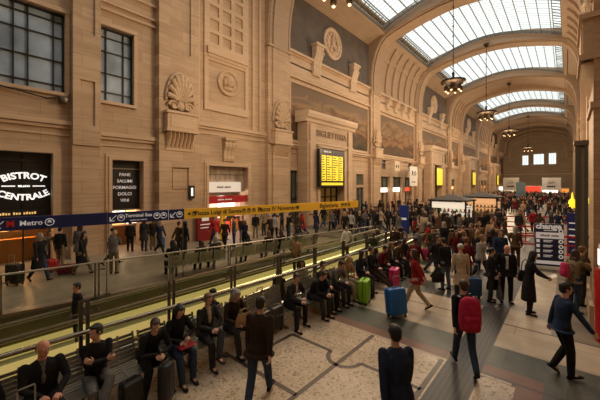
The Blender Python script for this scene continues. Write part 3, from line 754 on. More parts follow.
# ================================================================ broad windows of the upper wall
M_WG = plain('dark_window_glass', (.36, .47, .60), .5, noise=.5, nscale=.55, spec=.6)
def grid_window(label_n, y0, y1, z0, z1, vs, hs):
    global NW; NW += 1
    w = struct(bpy.data.objects.new('window_%d' % NW, None)); COL.objects.link(w)
    m = MB(); m.box(XW-.34, XW-.3, y0, y1, z0, z1); m.build('pane', M_WG, w)
    f = MB()
    for y in vs: f.box(XW-.3, XW-.2, y-.022, y+.022, z0, z1)
    for z in hs: f.box(XW-.3, XW-.22, y0, y1, z-.03, z+.03)
    f.box(XW-.32, XW-.18, y0, y0+.07, z0, z1); f.box(XW-.32, XW-.18, y1-.07, y1, z0, z1); f.box(XW-.32, XW-.18, y0, y1, z0, z0+.09); f.box(XW-.32, XW-.18, y0, y1, z1-.09, z1)
    f.build('mullion', M_BLACK, w)
sy = lambda px: wall_pt(px, 100, XW-.3)[0]
grid_window('a', -3.5, 3.92, 7.96, 11.8, [sy(13), sy(27.5), sy(53), .3, -.9, -2.1], [8.35, 9.5, 10.65, 11.4])
grid_window('b', 5.4, 7.05, 7.96, 11.9, [5.75, 6.6], [8.5, 9.5, 10.65, 11.4])
for k, (a, b) in enumerate(COF[1:]):
    for (ya, yb) in (((a+1.2, a+2.4), (b-2.4, b-1.2)) if b-a > 9 else ()): grid_window('c', ya, yb, 5.6, 7.0, [(ya+yb)/2], [6.3])
# small paired windows and glazed doors
M_GD = plain('grey_green_glass', (.13, .15, .13), .2, noise=.3, nscale=.6)
ND = 0
def door(y0, y1, z1, mat, sub=2):
    global ND; ND += 1
    t = struct(bpy.data.objects.new('door_%d' % ND, None)); COL.objects.link(t)
    m = MB(); m.box(XW-.3, XW-.26, y0, y1, 0, z1); m.build('pane', mat, t)
    f = MB()
    for i in range(sub+1): y = y0+(y1-y0)*i/sub; f.box(XW-.27, XW-.17, y-.045, y+.045, 0, z1)
    f.box(XW-.27, XW-.17, y0, y1, z1-.1, z1); f.box(XW-.27, XW-.17, y0, y1, 2.2, 2.32); f.build('door_frame', M_DSTEEL, t)
    h = MB(); h.box(XW-.17, XW-.1, (y0+y1)/2+.08, (y0+y1)/2+.11, .95, 1.35); h.build('handle', M_STEEL, t)
door(19.75, 21.0, 4.8, M_GD)
door(31.2, 32.9, 3.2, M_GD)
NW += 1; w = struct(bpy.data.objects.new('window_%d' % NW, None)); COL.objects.link(w); m = MB(); m.box(XW-.3, XW-.26, 31.2, 32.9, 3.5, 4.75); m.build('pane', M_GD, w); m = MB(); m.box(XW-.28, XW-.2, 32.02, 32.08, 3.5, 4.75); m.build('mullion', M_DSTEEL, w)
# ================================================================ ticket portals
M_AMB = plain('amber_door_glass', (.16, .085, .02), .3, emit=.04, ecol=(1, .55, .1)); M_BRDY = plain('board_yellow', (.8, .62, .02), .5, emit=.55, ecol=(1., .78, .04)); M_SCR = plain('board_dark', (.01, .01, .012), .3)
def portal(k, yc, board, label):
    t = thing('ticket_portal', label, 'portal', (XW, yc, 0)); x = XW+.17; hw = 3.72
    m = MB(); wall_panel(m, x, x+1.15, yc-hw, yc+hw, 0, 9.05, [(yc-2.0, yc+2.0, 0, 6.9)]); m.build('body', ST_L, t)
    m = MB(); m.prism([(x+1.15, 9.05), (x+1.25, 9.05), (x+1.32, 9.3), (x+1.5, 9.42), (x+1.6, 9.7), (x+1.6, 9.95), (x, 10.1), (x, 9.05)], yc-hw-.35, yc+hw+.35); m.box(x+1.15, x+1.24, yc-hw, yc+hw, 7.2, 7.36); m.build('cornice', ST_P, t)
    m = MB(); m.box(x+1.15, x+1.27, yc-2.35, yc-2.0, 0, 7.0); m.box(x+1.15, x+1.27, yc+2.0, yc+2.35, 0, 7.0); m.box(x+1.15, x+1.27, yc-2.35, yc+2.35, 6.9, 7.15)
    for s2 in (-1, 1): m.box(x+1.15, x+1.27, yc+s2*3.1-.35, yc+s2*3.1+.35, 1.0, 8.9)
    m.build('surround', ST_C, t)
    if board:
        place(text_mb('BIGLIETTERIA', .82, .03, .01), (x+1.18, yc, 8.18), (0, 1, 0)).build('inscription', plain('carved_letters', (.30, .20, .13), .8), t)
    m = MB(); m.box(x+.2, x+.26, yc-2, yc+2, 0, 6.9); m.build('glazing', M_AMB, t)
    m = MB()
    for y in (-1.95, -1, 0, 1, 1.95): m.box(x+.26, x+.38, yc+y-.05, yc+y+.05, 0, 6.9)
    for z in (2.3, 3.2): m.box(x+.26, x+.38, yc-2, yc+2, z, z+.12)
    m.build('mullion', M_BRONZE, t)
    return t
portal(0, 24.5, True, 'tall stone ticket office portal with carved lettering behind the departure board')
PX = XW+1.50
for k, (a, b) in enumerate(LUN[2:]): portal(k+1, (a+b)/2-2.3, False, 'plain stone portal in the %s bay beyond the ticket office' % ['third', 'fifth', 'seventh'][k])
def board(yc, z0, z1, w, label, x, full=True):
    t = thing('departure_board', label, 'display', (x, yc, z0))
    m = MB(); m.box(x, x+.3, yc-w/2, yc+w/2, z0, z1); m.box(x-.03, x, yc-.4, yc+.4, z0+.5, z1-.5); m.build('housing', M_SCR, t)
    h = z1-z0
    cols = [(-.43, -.27), (-.24, -.04), (-.01, .24), (.27, .43)]
    for u0, u1 in cols:
        m = MB(); m.box(x+.3, x+.315, yc+u0*w, yc+u1*w, z0+h*.16, z0+h*.84); c = m.build('display_column', M_BRDY, t)
        r = MB(); rnd = random.Random(int(u0*100)+5)
        for i in range(10):
            z = z0+h*(.19+.065*i); r.box(x+.315, x+.322, yc+u0*w+.04, yc+(u0+(u1-u0)*rnd.uniform(.5, .95))*w-.03, z, z+h*.022)
        r.build('timetable_row', M_SCR, c)
    m = MB(); m.box(x+.3, x+.315, yc-.43*w, yc+.43*w, z0+h*.04, z0+h*.11); m.build('footer_strip', M_BRDY, t)
    place(merge(marks_mb((5, 3), h*.07, .003)), (x+.312, yc-.2*w, z1-h*.06), (0, 1, 0)).build('lettering', M_TXW, t)
    return t
board(23.9, 3.35, 6.75, 4.0, 'large black departure board with yellow columns on the ticket portal', PX)
for k, (a, b) in enumerate(LUN[2:]):
    yc = (a+b)/2-2.3; m = MB(); t = thing('hanging_display', 'bright yellow display panel hung in the portal of the %s bay' % ['third', 'fifth', 'seventh'][k], 'display', (PX, yc, 3.4)); m.box(PX, PX+.15, yc-1.7, yc+1.7, 3.4, 6.3); m.build('screen', M_BRDY, t)
    m = MB(); m.box(PX-.02, PX+.2, yc-1.8, yc-1.7, 3.3, 6.4); m.box(PX-.02, PX+.2, yc+1.7, yc+1.8, 3.3, 6.4); m.box(PX-.02, PX+.2, yc-1.7, yc+1.7, 6.3, 6.4); m.box(PX-.02, PX+.2, yc-1.7, yc+1.7, 3.3, 3.4); m.build('frame', M_BLACK, t)
# ================================================================ shops in the lower wall
E_WARM = plain('warm_lightbox', (1, .62, .28), .5, emit=1.6, ecol=(1, .55, .2)); E_WHITE = plain('white_lightbox', (1, .95, .85), .5, emit=1.5, ecol=(1, .93, .82)); E_ORG = plain('orange_lit_panel', (.9, .35, .06), .5, emit=.5, ecol=(1, .38, .06))
M_RED = plain('shop_red', (.42, .02, .02), .4, emit=.03); M_WOOD = plain('dark_wood', (.10, .05, .025), .5, noise=.2); M_CREAM = plain('cream_panel', (.62, .52, .40), .6)
xi = XW-.45
# --- bistro
t = thing('bistro_front', 'dark glazed bistro shopfront with white lettering under the broad window', 'shopfront', (XW-.4, 0, 0))
m = MB(); m.box(xi-.02, xi, -3., 3.45, 2.45, 5.05); m.build('fascia', M_BLACK, t)
m = MB(); m.box(xi, xi+.08, -3, 3.45, 4.62, 4.72); m.box(xi, xi+.1, -3, 3.45, 2.1, 2.45)
for y in (-1.2, .6, 1.3, 2.45, 3.4): m.box(xi, xi+.07, y-.03, y+.03, 0, 5.05)
m.build('frame', M_IRON, t)
m = MB(); m.box(xi-.01, xi, -3, 3.45, 0, 2.1); m.build('glass', M_CLR, t)
yc = 2.48
bow = lambda k: (lambda x, y: (x, y+k*x*x))
def polar(R, up=1):
    def f(x, y):
        a = x/R; r = R+y*up
        return (r*sin(a), (r*cos(a)-R)*up)
    return f
l1 = place(text_mb('BISTROT', .40, .01, .012), (xi+.08, yc, 3.98), (0, 1, 0), fn=polar(1.7))
l2 = place(text_mb('CENTRALE', .38, .01, .012), (xi+.08, yc, 2.98), (0, 1, 0), fn=polar(1.7, -1))
l3 = place(text_mb('MILANO', .11, .01, .006), (xi+.08, yc, 3.5), (0, 1, 0))
m = MB(); 
for s2 in (-1, 1): m.box(xi+.07, xi+.09, yc+s2*.3, yc+s2*.75, 3.48, 3.53)
merge(l1, l2, l3, m).build('lettering', plain('lit_letters', (1, 1, .96), .5, emit=.75), t)
m = MB(); place(marks_mb((6, 3, 5), .17, .01), (xi+.12, 2.2, 2.27), (0, 1, 0)).build('small_lettering', plain('gold_letters', (.9, .6, .25), .5, emit=.5, ecol=(1, .6, .2)), t)
m = MB(); m.box(xi-.9, xi-.5, -2.8, 3.0, 0, 1.05); tag(m.build('shop_counter', plain('counter_amber', (.5, .2, .05), .4), loc=(xi-.7, 0, 0)), 'amber lit counter inside the bistro behind the glass', 'counter')
for k in range(4):
    m = MB(); y = -2.0+k*1.45; m.box(xi-1.8, xi-1.7, y, y+1.25, 1.3, 2.05); m.box(xi-1.7, xi-1.68, y+.1, y+1.1, 1.4, 1.95); tag(m.build('menu_lightbox', [E_WARM, E_ORG, E_WARM, E_ORG][k], loc=(xi-1.7, y, 1.3)), ['warm', 'orange', 'warm', 'orange'][k]+' glowing menu box inside the bistro, %s from its pillar end' % ['fourth', 'third', 'second', 'first'][k], 'menu board')
for k in range(5):
    m = MB(); y = -2.2+k*1.2; m.tube([(xi-1.2, y, 4.4), (xi-1.2, y, 3.3)], .01, 6); m.lathe([(.03, 3.3), (.16, 3.1), (.17, 3.05), (.0, 3.05)], (xi-1.2, y, 0), 12)
    tag(m.build('pendant_lamp', E_WARM, loc=(xi-1.2, y, 3.0)), 'small glowing pendant lamp above the bistro counter', 'lamp', 'bistro pendant lamps')
# --- menu door
t = thing('menu_shopfront', 'narrow black shopfront listing pane salumi formaggi dolci vini in white', 'shopfront', (XW-.4, 6.75, 0))
m = MB(); m.box(xi-.02, xi, 5.95, 7.55, 2.2, 4.9); m.build('fascia', M_BLACK, t)
m = MB(); m.box(xi, xi+.05, 5.95, 7.55, 4.42, 4.48); m.box(xi, xi+.08, 5.95, 7.55, 2.12, 2.2); m.build('frame', plain('grey_trim', (.25, .22, .19), .5), t)
tt = [place(text_mb(w_, .24, .008, .004), (xi+.03, 6.75, 4.12-.36*i), (0, 1, 0)) for i, w_ in enumerate(('PANE', 'SALUMI', 'FORMAGGI', 'DOLCI', 'VINI'))]
merge(*tt).build('lettering', MATS['sign_white'], t)
m = MB(); m.box(xi-1.6, xi-1.1, 5.9, 7.6, 0, 1.15); tag(m.build('shop_counter', plain('counter_wood', (.22, .10, .04), .5), loc=(xi-1.3, 6.7, 0)), 'wooden serving counter inside the narrow menu shop', 'counter')
for k, (y0, z0) in enumerate(((6.5, 1.15), (7.5, 1.15), (6.5, 1.7), (7.5, 1.7))):
    m = MB(); m.box(xi-1.9, xi-1.8, y0, y0+.9, z0, z0+.5); tag(m.build('shelf_lightbox', [E_WARM, E_WHITE, E_WHITE, E_WARM][k], loc=(xi-1.8, y0, z0)), ['lower warm', 'lower white', 'upper white', 'upper warm'][k]+' lit shelf panel inside the narrow menu shop', 'shelf')
# --- news shop with white box sign
t = thing('news_shopfront', 'bright shopfront with a white box sign and a red fascia strip', 'shopfront', (XW-.3, 13.5, 0))
m = MB(); m.box(xi-.02, xi, 11.8, 15.2, 3.0, 4.85); m.build('transom', plain('pale_glass', (.42, .33, .25), .25, noise=.5, nscale=1.5), t)
m = MB()
for i in range(9): m.box(xi, xi+.03, 11.85+i*.41, 11.85+i*.41+.02, 3.9, 4.85)
m.box(xi, xi+.08, 11.8, 15.2, 4.3, 4.36); m.build('frame', M_STEEL, t)
m = MB(); m.box(xi+.05, xi+.3, 11.8, 14.7, 3.02, 3.75); m.build('sign_box', plain('sign_box_white', (.75, .70, .62), .5, emit=.25, ecol=(1, .95, .85)), t)
place(marks_mb((5, 5), .2, .005), (xi+.31, 13.2, 3.38), (0, 1, 0)).build('lettering', M_TXK, t)
m = MB(); m.box(xi+.1, xi+.42, 11.8, 15.2, 2.25, 2.75); m.build('red_fascia', M_RED, t)
place(marks_mb((7, 8), .14, .005), (xi+.43, 13.2, 2.5), (0, 1, 0)).build('fascia_lettering', MATS['sign_white'], t)
plain('lit_red', (.8, .08, .04), .5, emit=.5, ecol=(1, .12, .06)); plain('lit_pink', (.9, .5, .4), .5, emit=.8)
for k in range(5):
    y = 12.3+k*.8
    m = MB().box(xi-1.5, xi-1.4, y, y+.72, 1.0+.1*(k % 2), 2.2)
    tag(m.build('display_panel', [E_WHITE, MATS['lit_pink'], E_WHITE, E_WHITE, MATS['lit_pink']][k], loc=(xi-1.4, y, 1.)), 'pale lit magazine panel %s of the news shop' % ['at the pillar end', 'second from the pillar end', 'in the middle', 'second from the portal end', 'at the portal end'][k], 'display panel')
    m = MB().box(xi-.9, xi-.8, y, y+.6, .05, .75+.15*(k % 2))
    tag(m.build('magazine_bin', [MATS['lit_red'], MATS['shop_red'], MATS['lit_red'], plain('bin_orange', (.6, .2, .04), .5, emit=.2), MATS['lit_red']][k], loc=(xi-.8, y, .05)), 'low red magazine bin %s of the news shop' % ['at the pillar end', 'second from the pillar end', 'in the middle', 'second from the portal end', 'at the portal end'][k], 'bin')
m = MB(); m.box(xi-2.6, xi-2.1, 12.2, 14.6, 0, 1.0); tag(m.build('shop_counter', plain('counter_red', (.45, .10, .05), .4), loc=(xi-1, 13.4, 0)), 'red counter inside the bright news shop', 'counter')
# totems in front
x_, y_ = -17.55, 10.5
t = thing('poster_stand', 'dark red poster stand with white print beside the news shop', 'poster', (x_, y_, 0)); m = MB(); m.box(x_-.1, x_+.1, y_-.05, y_+1.15, .05, 2.0); m.box(x_-.2, x_+.2, y_, y_+1.1, 0, .06); m.build('panel', plain('poster_red', (.22, .012, .015), .5), t)
m = MB(); m.box(x_+.1, x_+.11, y_+.25, y_+.75, 1.25, 1.65); m.box(x_+.1, x_+.11, y_+.15, y_+.95, 1.0, 1.06); m.box(x_+.1, x_+.11, y_+.15, y_+.75, .8, .85); m.build('print', MATS['sign_white'], t)
x_, y_ = -16.8, 11.7
t = thing('queue_totem', 'slim yellow totem standing before the red news shop', 'totem', (x_, y_, 0)); m = MB(); m.box(x_-.12, x_+.12, y_, y_+.32, .06, 2.1); m.build('panel', M_YEL, t); m = MB(); m.box(x_-.2, x_+.2, y_-.1, y_+.52, 0, .06); m.build('base', M_DSTEEL, t)
x_, y_ = -15.4, 7.1
t = thing('information_sign', 'dark information sign with a lit letter i on top by the pilaster', 'totem', (XP, 10.6, 0))
m = MB(); m.box(XP+.15, XP+.19, 10.15, 10.3, 2.6, 3.45); m.build('bracket', M_DSTEEL, t); m = MB(); m.box(XP+.19, XP+.3, 10.05, 10.4, 2.7, 3.5); m.build('panel', M_BLACK, t); place(text_mb('i', .7, .01, .03), (XP+.31, 10.22, 3.1), (0, 1, 0)).build('letter', MATS['lit_letters'], t)
# --- glazed lightboxes on the pillar by the menu door
for k, (ya, yb) in enumerate(((4.2, 4.75), (4.95, 5.4), )):
    t = thing('wall_lightbox', ['white lit wall box on the pilaster nearer the bistro', 'white lit wall box on the pilaster nearer the menu door'][k], 'light box', (XP+.12, ya, 1.7)); m = MB(); m.box(XP+.12, XP+.2, ya, yb, 1.75, 2.15); m.build('housing', M_DSTEEL, t); m = MB(); m.box(XP+.2, XP+.21, ya+.03, yb-.03, 1.78, 2.12); m.build('screen', plain('lightbox_soft', (.8, .76, .68), .5, emit=.45, ecol=(1, .95, .85)), t)
# --- generic shops further along
rnd = random.Random(11)
shops = []
for k, (a, b) in enumerate(COF[1:]):
    shops += [(a+.9, a+3.6, 4.6), (a+4.6, a+7.8, 4.6), (a+8.8, b-1.0, 4.6)] if b-a > 9 else [(a+1.5, a+4, 4.6)]
for k, (a, b) in enumerate(LUN[2:]): shops.append((a+.3, a+1.5, 4.6))
pal = [('white', E_WHITE), ('amber', E_WARM), ('orange', E_ORG), ('red', MATS['lit_red'])]
shops.sort()
for k, (a, b, z1) in enumerate(shops):
    cn, e = pal[(k*3+k//4) % 4] if k > 2 else pal[[0, 0, 3][k]]
    t = thing('shopfront', 'shopfront with a %s lit fascia, number %s along the wall past the ticket portal' % (cn, ['one', 'two', 'three', 'four', 'five', 'six', 'seven', 'eight', 'nine', 'ten', 'eleven', 'twelve', 'thirteen', 'fourteen', 'fifteen', 'sixteen'][k]), 'shopfront', (XW, (a+b)/2, 0))
    m = MB(); m.box(xi, xi+.1, a, b, 2.5, 3.1); m.build('fascia', e, t)
    m = MB(); m.box(xi-.05, xi, a, b, 3.1, z1); m.build('transom', M_GD, t)
    m = MB()
    for y in (a+.05, (a+b)/2, b-.05): m.box(xi, xi+.1, y-.05, y+.05, 0, z1)
    m.box(xi, xi+.1, a, b, 3.1, 3.2); m.build('frame', M_DSTEEL, t)
    m = MB(); m.box(xi-2.2, xi-2.1, a+.2, b-.2, .6, 2.1); m.build('back_display', [E_WARM, E_ORG, E_WHITE][k % 3], t)
    m = MB(); m.box(xi-1.2, xi-.8, a+.3, b-.3, 0, 1.0); m.build('counter', M_CREAM, t)
# banners and small signs on the wall
t = thing('hanging_banner', 'white banner with black brush marks over the shops past the ticket portal', 'banner', (-17, 45, 3.2)); m = MB(); m.box(-17.02, -17, 43.6, 46.6, 3.3, 6.15); m.build('cloth', M_WHITE, t)
m = MB(); m.bar((XP, 43.7, 6.2), (-16.9, 43.7, 6.2), .06, .06); m.bar((XP-.4, 46.5, 6.2), (-16.9, 46.5, 6.2), .06, .06); m.bar((-17, 43.6, 6.18), (-17, 46.6, 6.18), .05, .05); m.build('bracket', M_DSTEEL, t)
m = MB()
for q_ in range(5): m.bar((-16.99, 44.3+.3*q_, 4.9+.25*(q_ % 2)), (-16.99, 44.6+.35*q_, 5.5-.3*(q_ % 3)), .02, .2, up=(1, 0, 0))
place(marks_mb((3, 4), .3, .004), (-16.99, 45.1, 3.9), (0, 1, 0)).build('lettering', M_TXK, t); m.build('brush_mark', M_TXK, t)
t = thing('hanging_sign', 'small framed pale sign with dark figures past the shell pier', 'sign', (-17, 39.3, 5.2)); m = MB(); m.box(-17.1, -17., 38.6, 40.2, 5.3, 6.6); m.build('panel', plain('pale_sign', (.62, .5, .35), .6, emit=.1), t); m = MB(); m.bar((XW, 39.4, 6.4), (-17.1, 39.4, 6.4), .06, .06); m.build('bracket', M_DSTEEL, t); place(marks_mb((1, 1), .7, .01), (-16.98, 39.4, 5.95), (0, 1, 0)).build('lettering', M_TXK, t)
# ================================================================ chandeliers
M_GLOBE = plain('lamp_globe', (.7, .55, .35), .4, emit=.5, ecol=(1, .72, .4))
HALL_FILLS = []
for k, (s, z, R) in enumerate(((12.7, 13.3, 1.3), (32.3, 13.2, 1.1), (48.3, 13.0, 1.2), (70., 13.4, 1.5), (107., 13.5, 1.5))):
    x = XC; zt = 22.4
    t = thing('chandelier', ['bronze ring chandelier cut off by the top edge, closest to the entrance', 'bronze ring chandelier with hanging lanterns before the first full skylight', 'second smaller looking bronze chandelier down the hall', 'third bronze chandelier down the hall before the end wall', 'most distant thin chandelier near the end wall'][k], 'chandelier', (x, s, z))
    m = MB(); m.lathe([(R*.55, .42), (R*.8, .3), (R, .36), (R*1.02, .18), (R*.8, .02), (R*.55, .1)], (x, s, z), 28); m.lathe([(.06, 1.2), (.14, 1.1), (.1, .7), (.22, .5), (.3, .2), (.16, -.1), (.05, -.45), (.02, -.6)], (x, s, z), 14)
    for i in range(6): a = 2*pi*i/6; m.tube([(x+.1*cos(a), s+.1*sin(a), z+.5), (x+R*.4*cos(a), s+R*.4*sin(a), z+.5), (x+R*.85*cos(a), s+R*.85*sin(a), z+.2)], .045, 6)
    m.build('ring', M_BRONZE, t, smooth=40)
    m = MB(); m.tube([(x, s, z+1.1), (x, s, zt)], .035, 6)
    for i in range(9): m.lathe([(.03, -.1), (.09, 0), (.03, .1)], (x, s, z+1.8+i*.95), 8)
    m.lathe([(.4, 0), (.35, .2), (.1, -.25)][::-1], (x, s, zt), 14); m.build('chain', M_BRONZE, t)
    for i in range(6):
        a = 2*pi*(i+.5)/6; cx, cy = x+R*.62*cos(a), s+R*.62*sin(a); m = MB()
        m.tube([(cx, cy, z+.1), (cx, cy, z-.15)], .02, 6); m.lathe([(.04, -.12), (.16, -.2), (.17, -.5), (.1, -.62), (.02, -.68)], (cx, cy, z), 10); c = m.build('lantern', M_BRONZE, t, smooth=40)
        m = MB(); m.ell((cx, cy, z-.62), (.1, .1, .09), n=10, k=6); m.build('bulb', M_GLOBE, c)
    HALL_FILLS.append((x, s, z-3.0, R))  # spot in empty air under the ring for an added fill light
# ================================================================ pillar by the camera's right
struct(MB().box(.5, 2.6, 10.9, 13., 0, 20.6).build('trim_pier', stone('travertine_pier', (.60, .42, .265), (.34, .215, .125), axis='y', bw=2.2)))
m = MB(); m.box(.42, 2.6, 10.8, 13.1, 0, .5); m.box(.44, 2.6, 10.85, 13.05, 5.55, 5.7); struct(m.build('trim_pier_band', ST_C))
crest('large scallop shell console high on the pillar beside the money change sign', .72, 11.95, 2.3, -1, 5.85, False)
# steel frame with blue notice
t = thing('steel_column_frame', 'tall dark steel post frame standing before the right-hand pillar', 'post', (.45, 17.5, 0))
m = MB(); m.box(.24, .36, 17.3, 17.5, .03, 5.2); m.build('post', plain('green_grey_steel', (.07, .07, .055), .5, .4), t); m = MB(); m.box(.52, .64, 17.3, 17.5, .03, 5.2); m.build('post', MATS['green_grey_steel'], t)
m = MB(); m.box(.2, .68, 17.25, 17.55, 5.2, 5.4); m.box(.2, .68, 17.25, 17.55, 0, .05); m.build('plate', M_DSTEEL, t)
m = MB(); m.box(.36, .52, 17.36, 17.42, .4, 5.2); m.build('infill', plain('infill_grey', (.16, .14, .10), .6), t)
t = thing('notice_totem', 'narrow dark blue notice totem behind the steel post frame', 'totem', (.3, 21.2, 0)); m = MB(); m.box(-.02, .5, 21.2, 21.3, 0, 2.1); m.build('panel', M_BLUE, t)
m = MB()
for i in range(4): m.box(.05, .4, 21.19, 21.2, .6+i*.32, .66+i*.32)
m.build('print', MATS['sign_white'], t)
# red help point
t = thing('help_point', 'red information column with a lit white strip beside the pillar', 'help point', (.5, 9.9, 0))
m = MB(); m.lathe([(.2, 0), (.2, 1.62), (.18, 1.66)], (.67, 9.9, 0), 20); m.build('body', plain('column_red', (.42, .01, .01), .35), t, smooth=40)
m = MB(); m.lathe([(.13, 1.66), (.13, 2.2), (.1, 2.24)], (.67, 9.9, 0), 16); m.build('upper_body', M_WHITE, t, smooth=40)
m = MB(); m.box(.53, .55, 9.82, 9.98, 1.75, 2.1); m.build('light_strip', E_WHITE, t)
# ================================================================ money change sign
def facing(cx, cy, ang):
    """right and normal vectors of a panel whose front looks at angle ang"""
    n_ = V((cos(ang), sin(ang), 0)); return V((-n_.y, n_.x, 0)), n_
cx, cy = -.60, 16.9; fr, fn = facing(cx, cy, radians(-90+18))
t = thing('change_sign', 'tall dark blue money change sign with white symbols on the concourse', 'sign', (cx, cy, 0))
O = V((cx, cy, 0)); w2 = .48
m = MB(); m.bar(O-fr*w2+V((0, 0, 1.02)), O+fr*w2+V((0, 0, 1.02)), .16, 1.78); m.build('panel', plain('change_blue', (.010, .018, .075), .4), t)
m = MB(); m.bar(O-fr*w2+V((0, 0, .06)), O+fr*w2+V((0, 0, .06)), .3, .12); m.build('base', M_WHITE, t)
m = MB(); m.bar(O-fr*w2+V((0, 0, 1.42))+fn*.082, O+fr*w2+V((0, 0, 1.42))+fn*.082, .012, .26)
m.bar(O-fr*w2+V((0, 0, .28))+fn*.082, O+fr*w2+V((0, 0, .28))+fn*.082, .012, .14)
for i in range(4):
    zc = 1.18-i*.21; c = O+fn*.085+V((0, 0, zc))
    m.bar(c-fr*.46, c-fr*.34, .012, .13); m.bar(c-fr*.22+V((0, 0, .03)), c+fr*.1+V((0, 0, .03)), .012, .03); m.bar(c-fr*.22-V((0, 0, .03)), c+fr*.05-V((0, 0, .03)), .012, .025)
m.bar(O-fr*.2+fn*.085+V((0, 0, 1.63)), O+fr*.1+fn*.085+V((0, 0, 1.63)), .012, .03)
def disc(c, r, th=.012, n_=16):
    a = [c+fr*r*cos(2*pi*i/n_)+V((0, 0, r*sin(2*pi*i/n_))) for i in range(n_)]; return MB().rings([a, [p+fn*th for p in a]])
dots = merge(*[disc(O+fn*.082+fr*.38+V((0, 0, z)), .085) for z in (1.62, 1.18, .97, .76, .55)])
merge(m, dots, place(text_mb('change', .32, .006, .014), O+fn*.085-fr*.04+V((0, 0, 1.8)), fr)).build('lettering', MATS['sign_white'], t)
merge(place(marks_mb((5, 4), .12, .003), O+fn*.095+V((0, 0, 1.42)), fr), *[disc(O+fn*.094+fr*.38+V((0, 0, z)), .04, .004) for z in (1.62, 1.18, .97, .76, .55)]).build('dark_print', M_TXK, t)
# ================================================================ queue barriers
M_TAPE = plain('barrier_tape_red', (.50, .015, .02), .5)
def barrier(label, pts):
    t = thing('queue_barrier', label, 'barrier', (*pts[0], 0))
    for x, y in pts:
        m = MB(); m.lathe([(.16, 0), (.16, .02), (.03, .04), (.03, .92), (.045, .94), (.045, 1.02), (.01, 1.03)], (x, y, 0), 12); m.build('post', M_TAPE, t, smooth=40)
    for p, q in zip(pts, pts[1:]):
        m = MB(); m.bar((*p, .93), (*q, .93), .01, .09); m.bar((*p, .5), (*q, .5), .01, .07); m.build('tape', M_TAPE, t)
barrier('red tape queue barrier running just behind the money change sign', [(-2.2, 19.6), (-1.1, 20.), (.0, 20.6), (1.0, 21.)])
barrier('red tape queue barrier farther back across the concourse behind the change sign', [(-4.6, 30.), (-3., 31.), (-1.4, 32.), (0., 33.)])
barrier('red tape queue barrier along the centre of the queue behind the change sign', [(-3.3, 22.8), (-2.0, 24.), (-.7, 25.2)])
# ================================================================ kiosks
M_CANV = plain('black_canvas', (.022, .02, .02), .8)
def kiosk(label, cx, cy, rz, w, d, h, light, prod):
    t = thing('market_kiosk', label, 'kiosk', (cx, cy, 0), rz)
    t['_w'] = (0, 0, 0)
    for sx in (-1, 1):
        for sy_ in (-1, 1): MB().box(sx*w/2-.05, sx*w/2+.05, sy_*d/2-.05, sy_*d/2+.05, 0, h).build('post', M_CANV, t)
    m = MB(); e = .15
    b = [(-w/2-e, -d/2-e, h-.1), (w/2+e, -d/2-e, h-.1), (w/2+e, d/2+e, h-.1), (-w/2-e, d/2+e, h-.1)]; u = [(-w/2-e, -d/2-e, h), (w/2+e, -d/2-e, h), (w/2+e, d/2+e, h), (-w/2-e, d/2+e, h)]; top = [(-w*.08, 0, h+.38), (w*.08, 0, h+.38)]
    m.add(b+u+top, [(0, 1, 2, 3), (0, 1, 5, 4), (1, 2, 6, 5), (2, 3, 7, 6), (3, 0, 4, 7), (4, 5, 9, 8), (5, 6, 9), (6, 7, 8, 9), (7, 4, 8)]); m.build('canopy', M_CANV, t)
    MB().box(-w/2, w/2, -d/2-.02, -d/2+.5, 0, .95).build('counter', M_WOOD, t)
    MB().box(-w/2+.1, w/2-.1, -d/2+.02, -d/2+.1, h-.62, h-.16).build('lit_fascia', light, t)
    s = MB().box(-w/2+.1, w/2-.1, d/2-.3, d/2-.2, .95, h-.5).build('lit_shelf_back', light, t)
    r = random.Random(prod)
    for i in range(3): MB().box(-w/2+.1, w/2-.1, d/2-.62, d/2-.3, 1.0+i*.38, 1.03+i*.38).build('shelf', M_WOOD, t)
    return t
kiosk('black canopy market kiosk with a white lit counter, nearer one', -6.8, 26., radians(-2), 2.5, 2.2, 2.4, plain('kiosk_white_light', (.8, .72, .6), .5, emit=.55, ecol=(1, .9, .72)), 1)
kiosk('black canopy market kiosk with an orange lit counter behind the white one', -6.1, 33., radians(-2), 2.9, 2.2, 2.45, plain('kiosk_orange_light', (.7, .35, .15), .5, emit=.5, ecol=(1, .55, .25)), 2)
# goods on the kiosk counters
rnd = random.Random(4); gm = [plain('goods_red', (.5, .05, .03)), plain('goods_yellow', (.7, .5, .08)), plain('goods_green', (.1, .25, .06)), plain('goods_brown', (.2, .09, .04))]; gn = ['red', 'yellow', 'green', 'brown']
for k_, (cx, cy) in enumerate(((-6.8, 26.), (-6.1, 33.))):
    for i in range(24):
        x = cx-1.05+(i % 8)*.3; y = [cy-.95, cy+.65, cy+.65][i//8]; h = .16+.1*rnd.random(); j = (i*3+i//8) % 4; zb_ = [.955, 1.035, 1.415][i//8]
        m = MB().lathe([(.07, 0), (.085, .02), (.085, h*.7), (.05, h*.9), (.05, h), (.01, h+.01)], (x, y, zb_), 10)
        tag(m.build('sweet_jar', gm[j], loc=(x, y, zb_)), '%s jar on a shelf or counter of the %s lit kiosk' % (gn[j], ['white', 'orange'][k_]), 'jar', '%s jars on %s kiosk counter' % (gn[j], ['white', 'orange'][k_]))
t = thing('poster_totem', 'bright blue poster totem standing in the crowd before the kiosks', 'totem', (-9., 22., 0)); m = MB().box(-9.35, -8.65, 21.95, 22.05, .05, 2.05); m.build('panel', plain('totem_blue', (.015, .04, .25), .4), t); MB().box(-9.4, -8.6, 21.85, 22.15, 0, .06).build('base', M_DSTEEL, t)
MB().box(-9.2, -8.8, 21.94, 21.95, 1.0, 1.15).build('print', MATS['sign_white'], t)
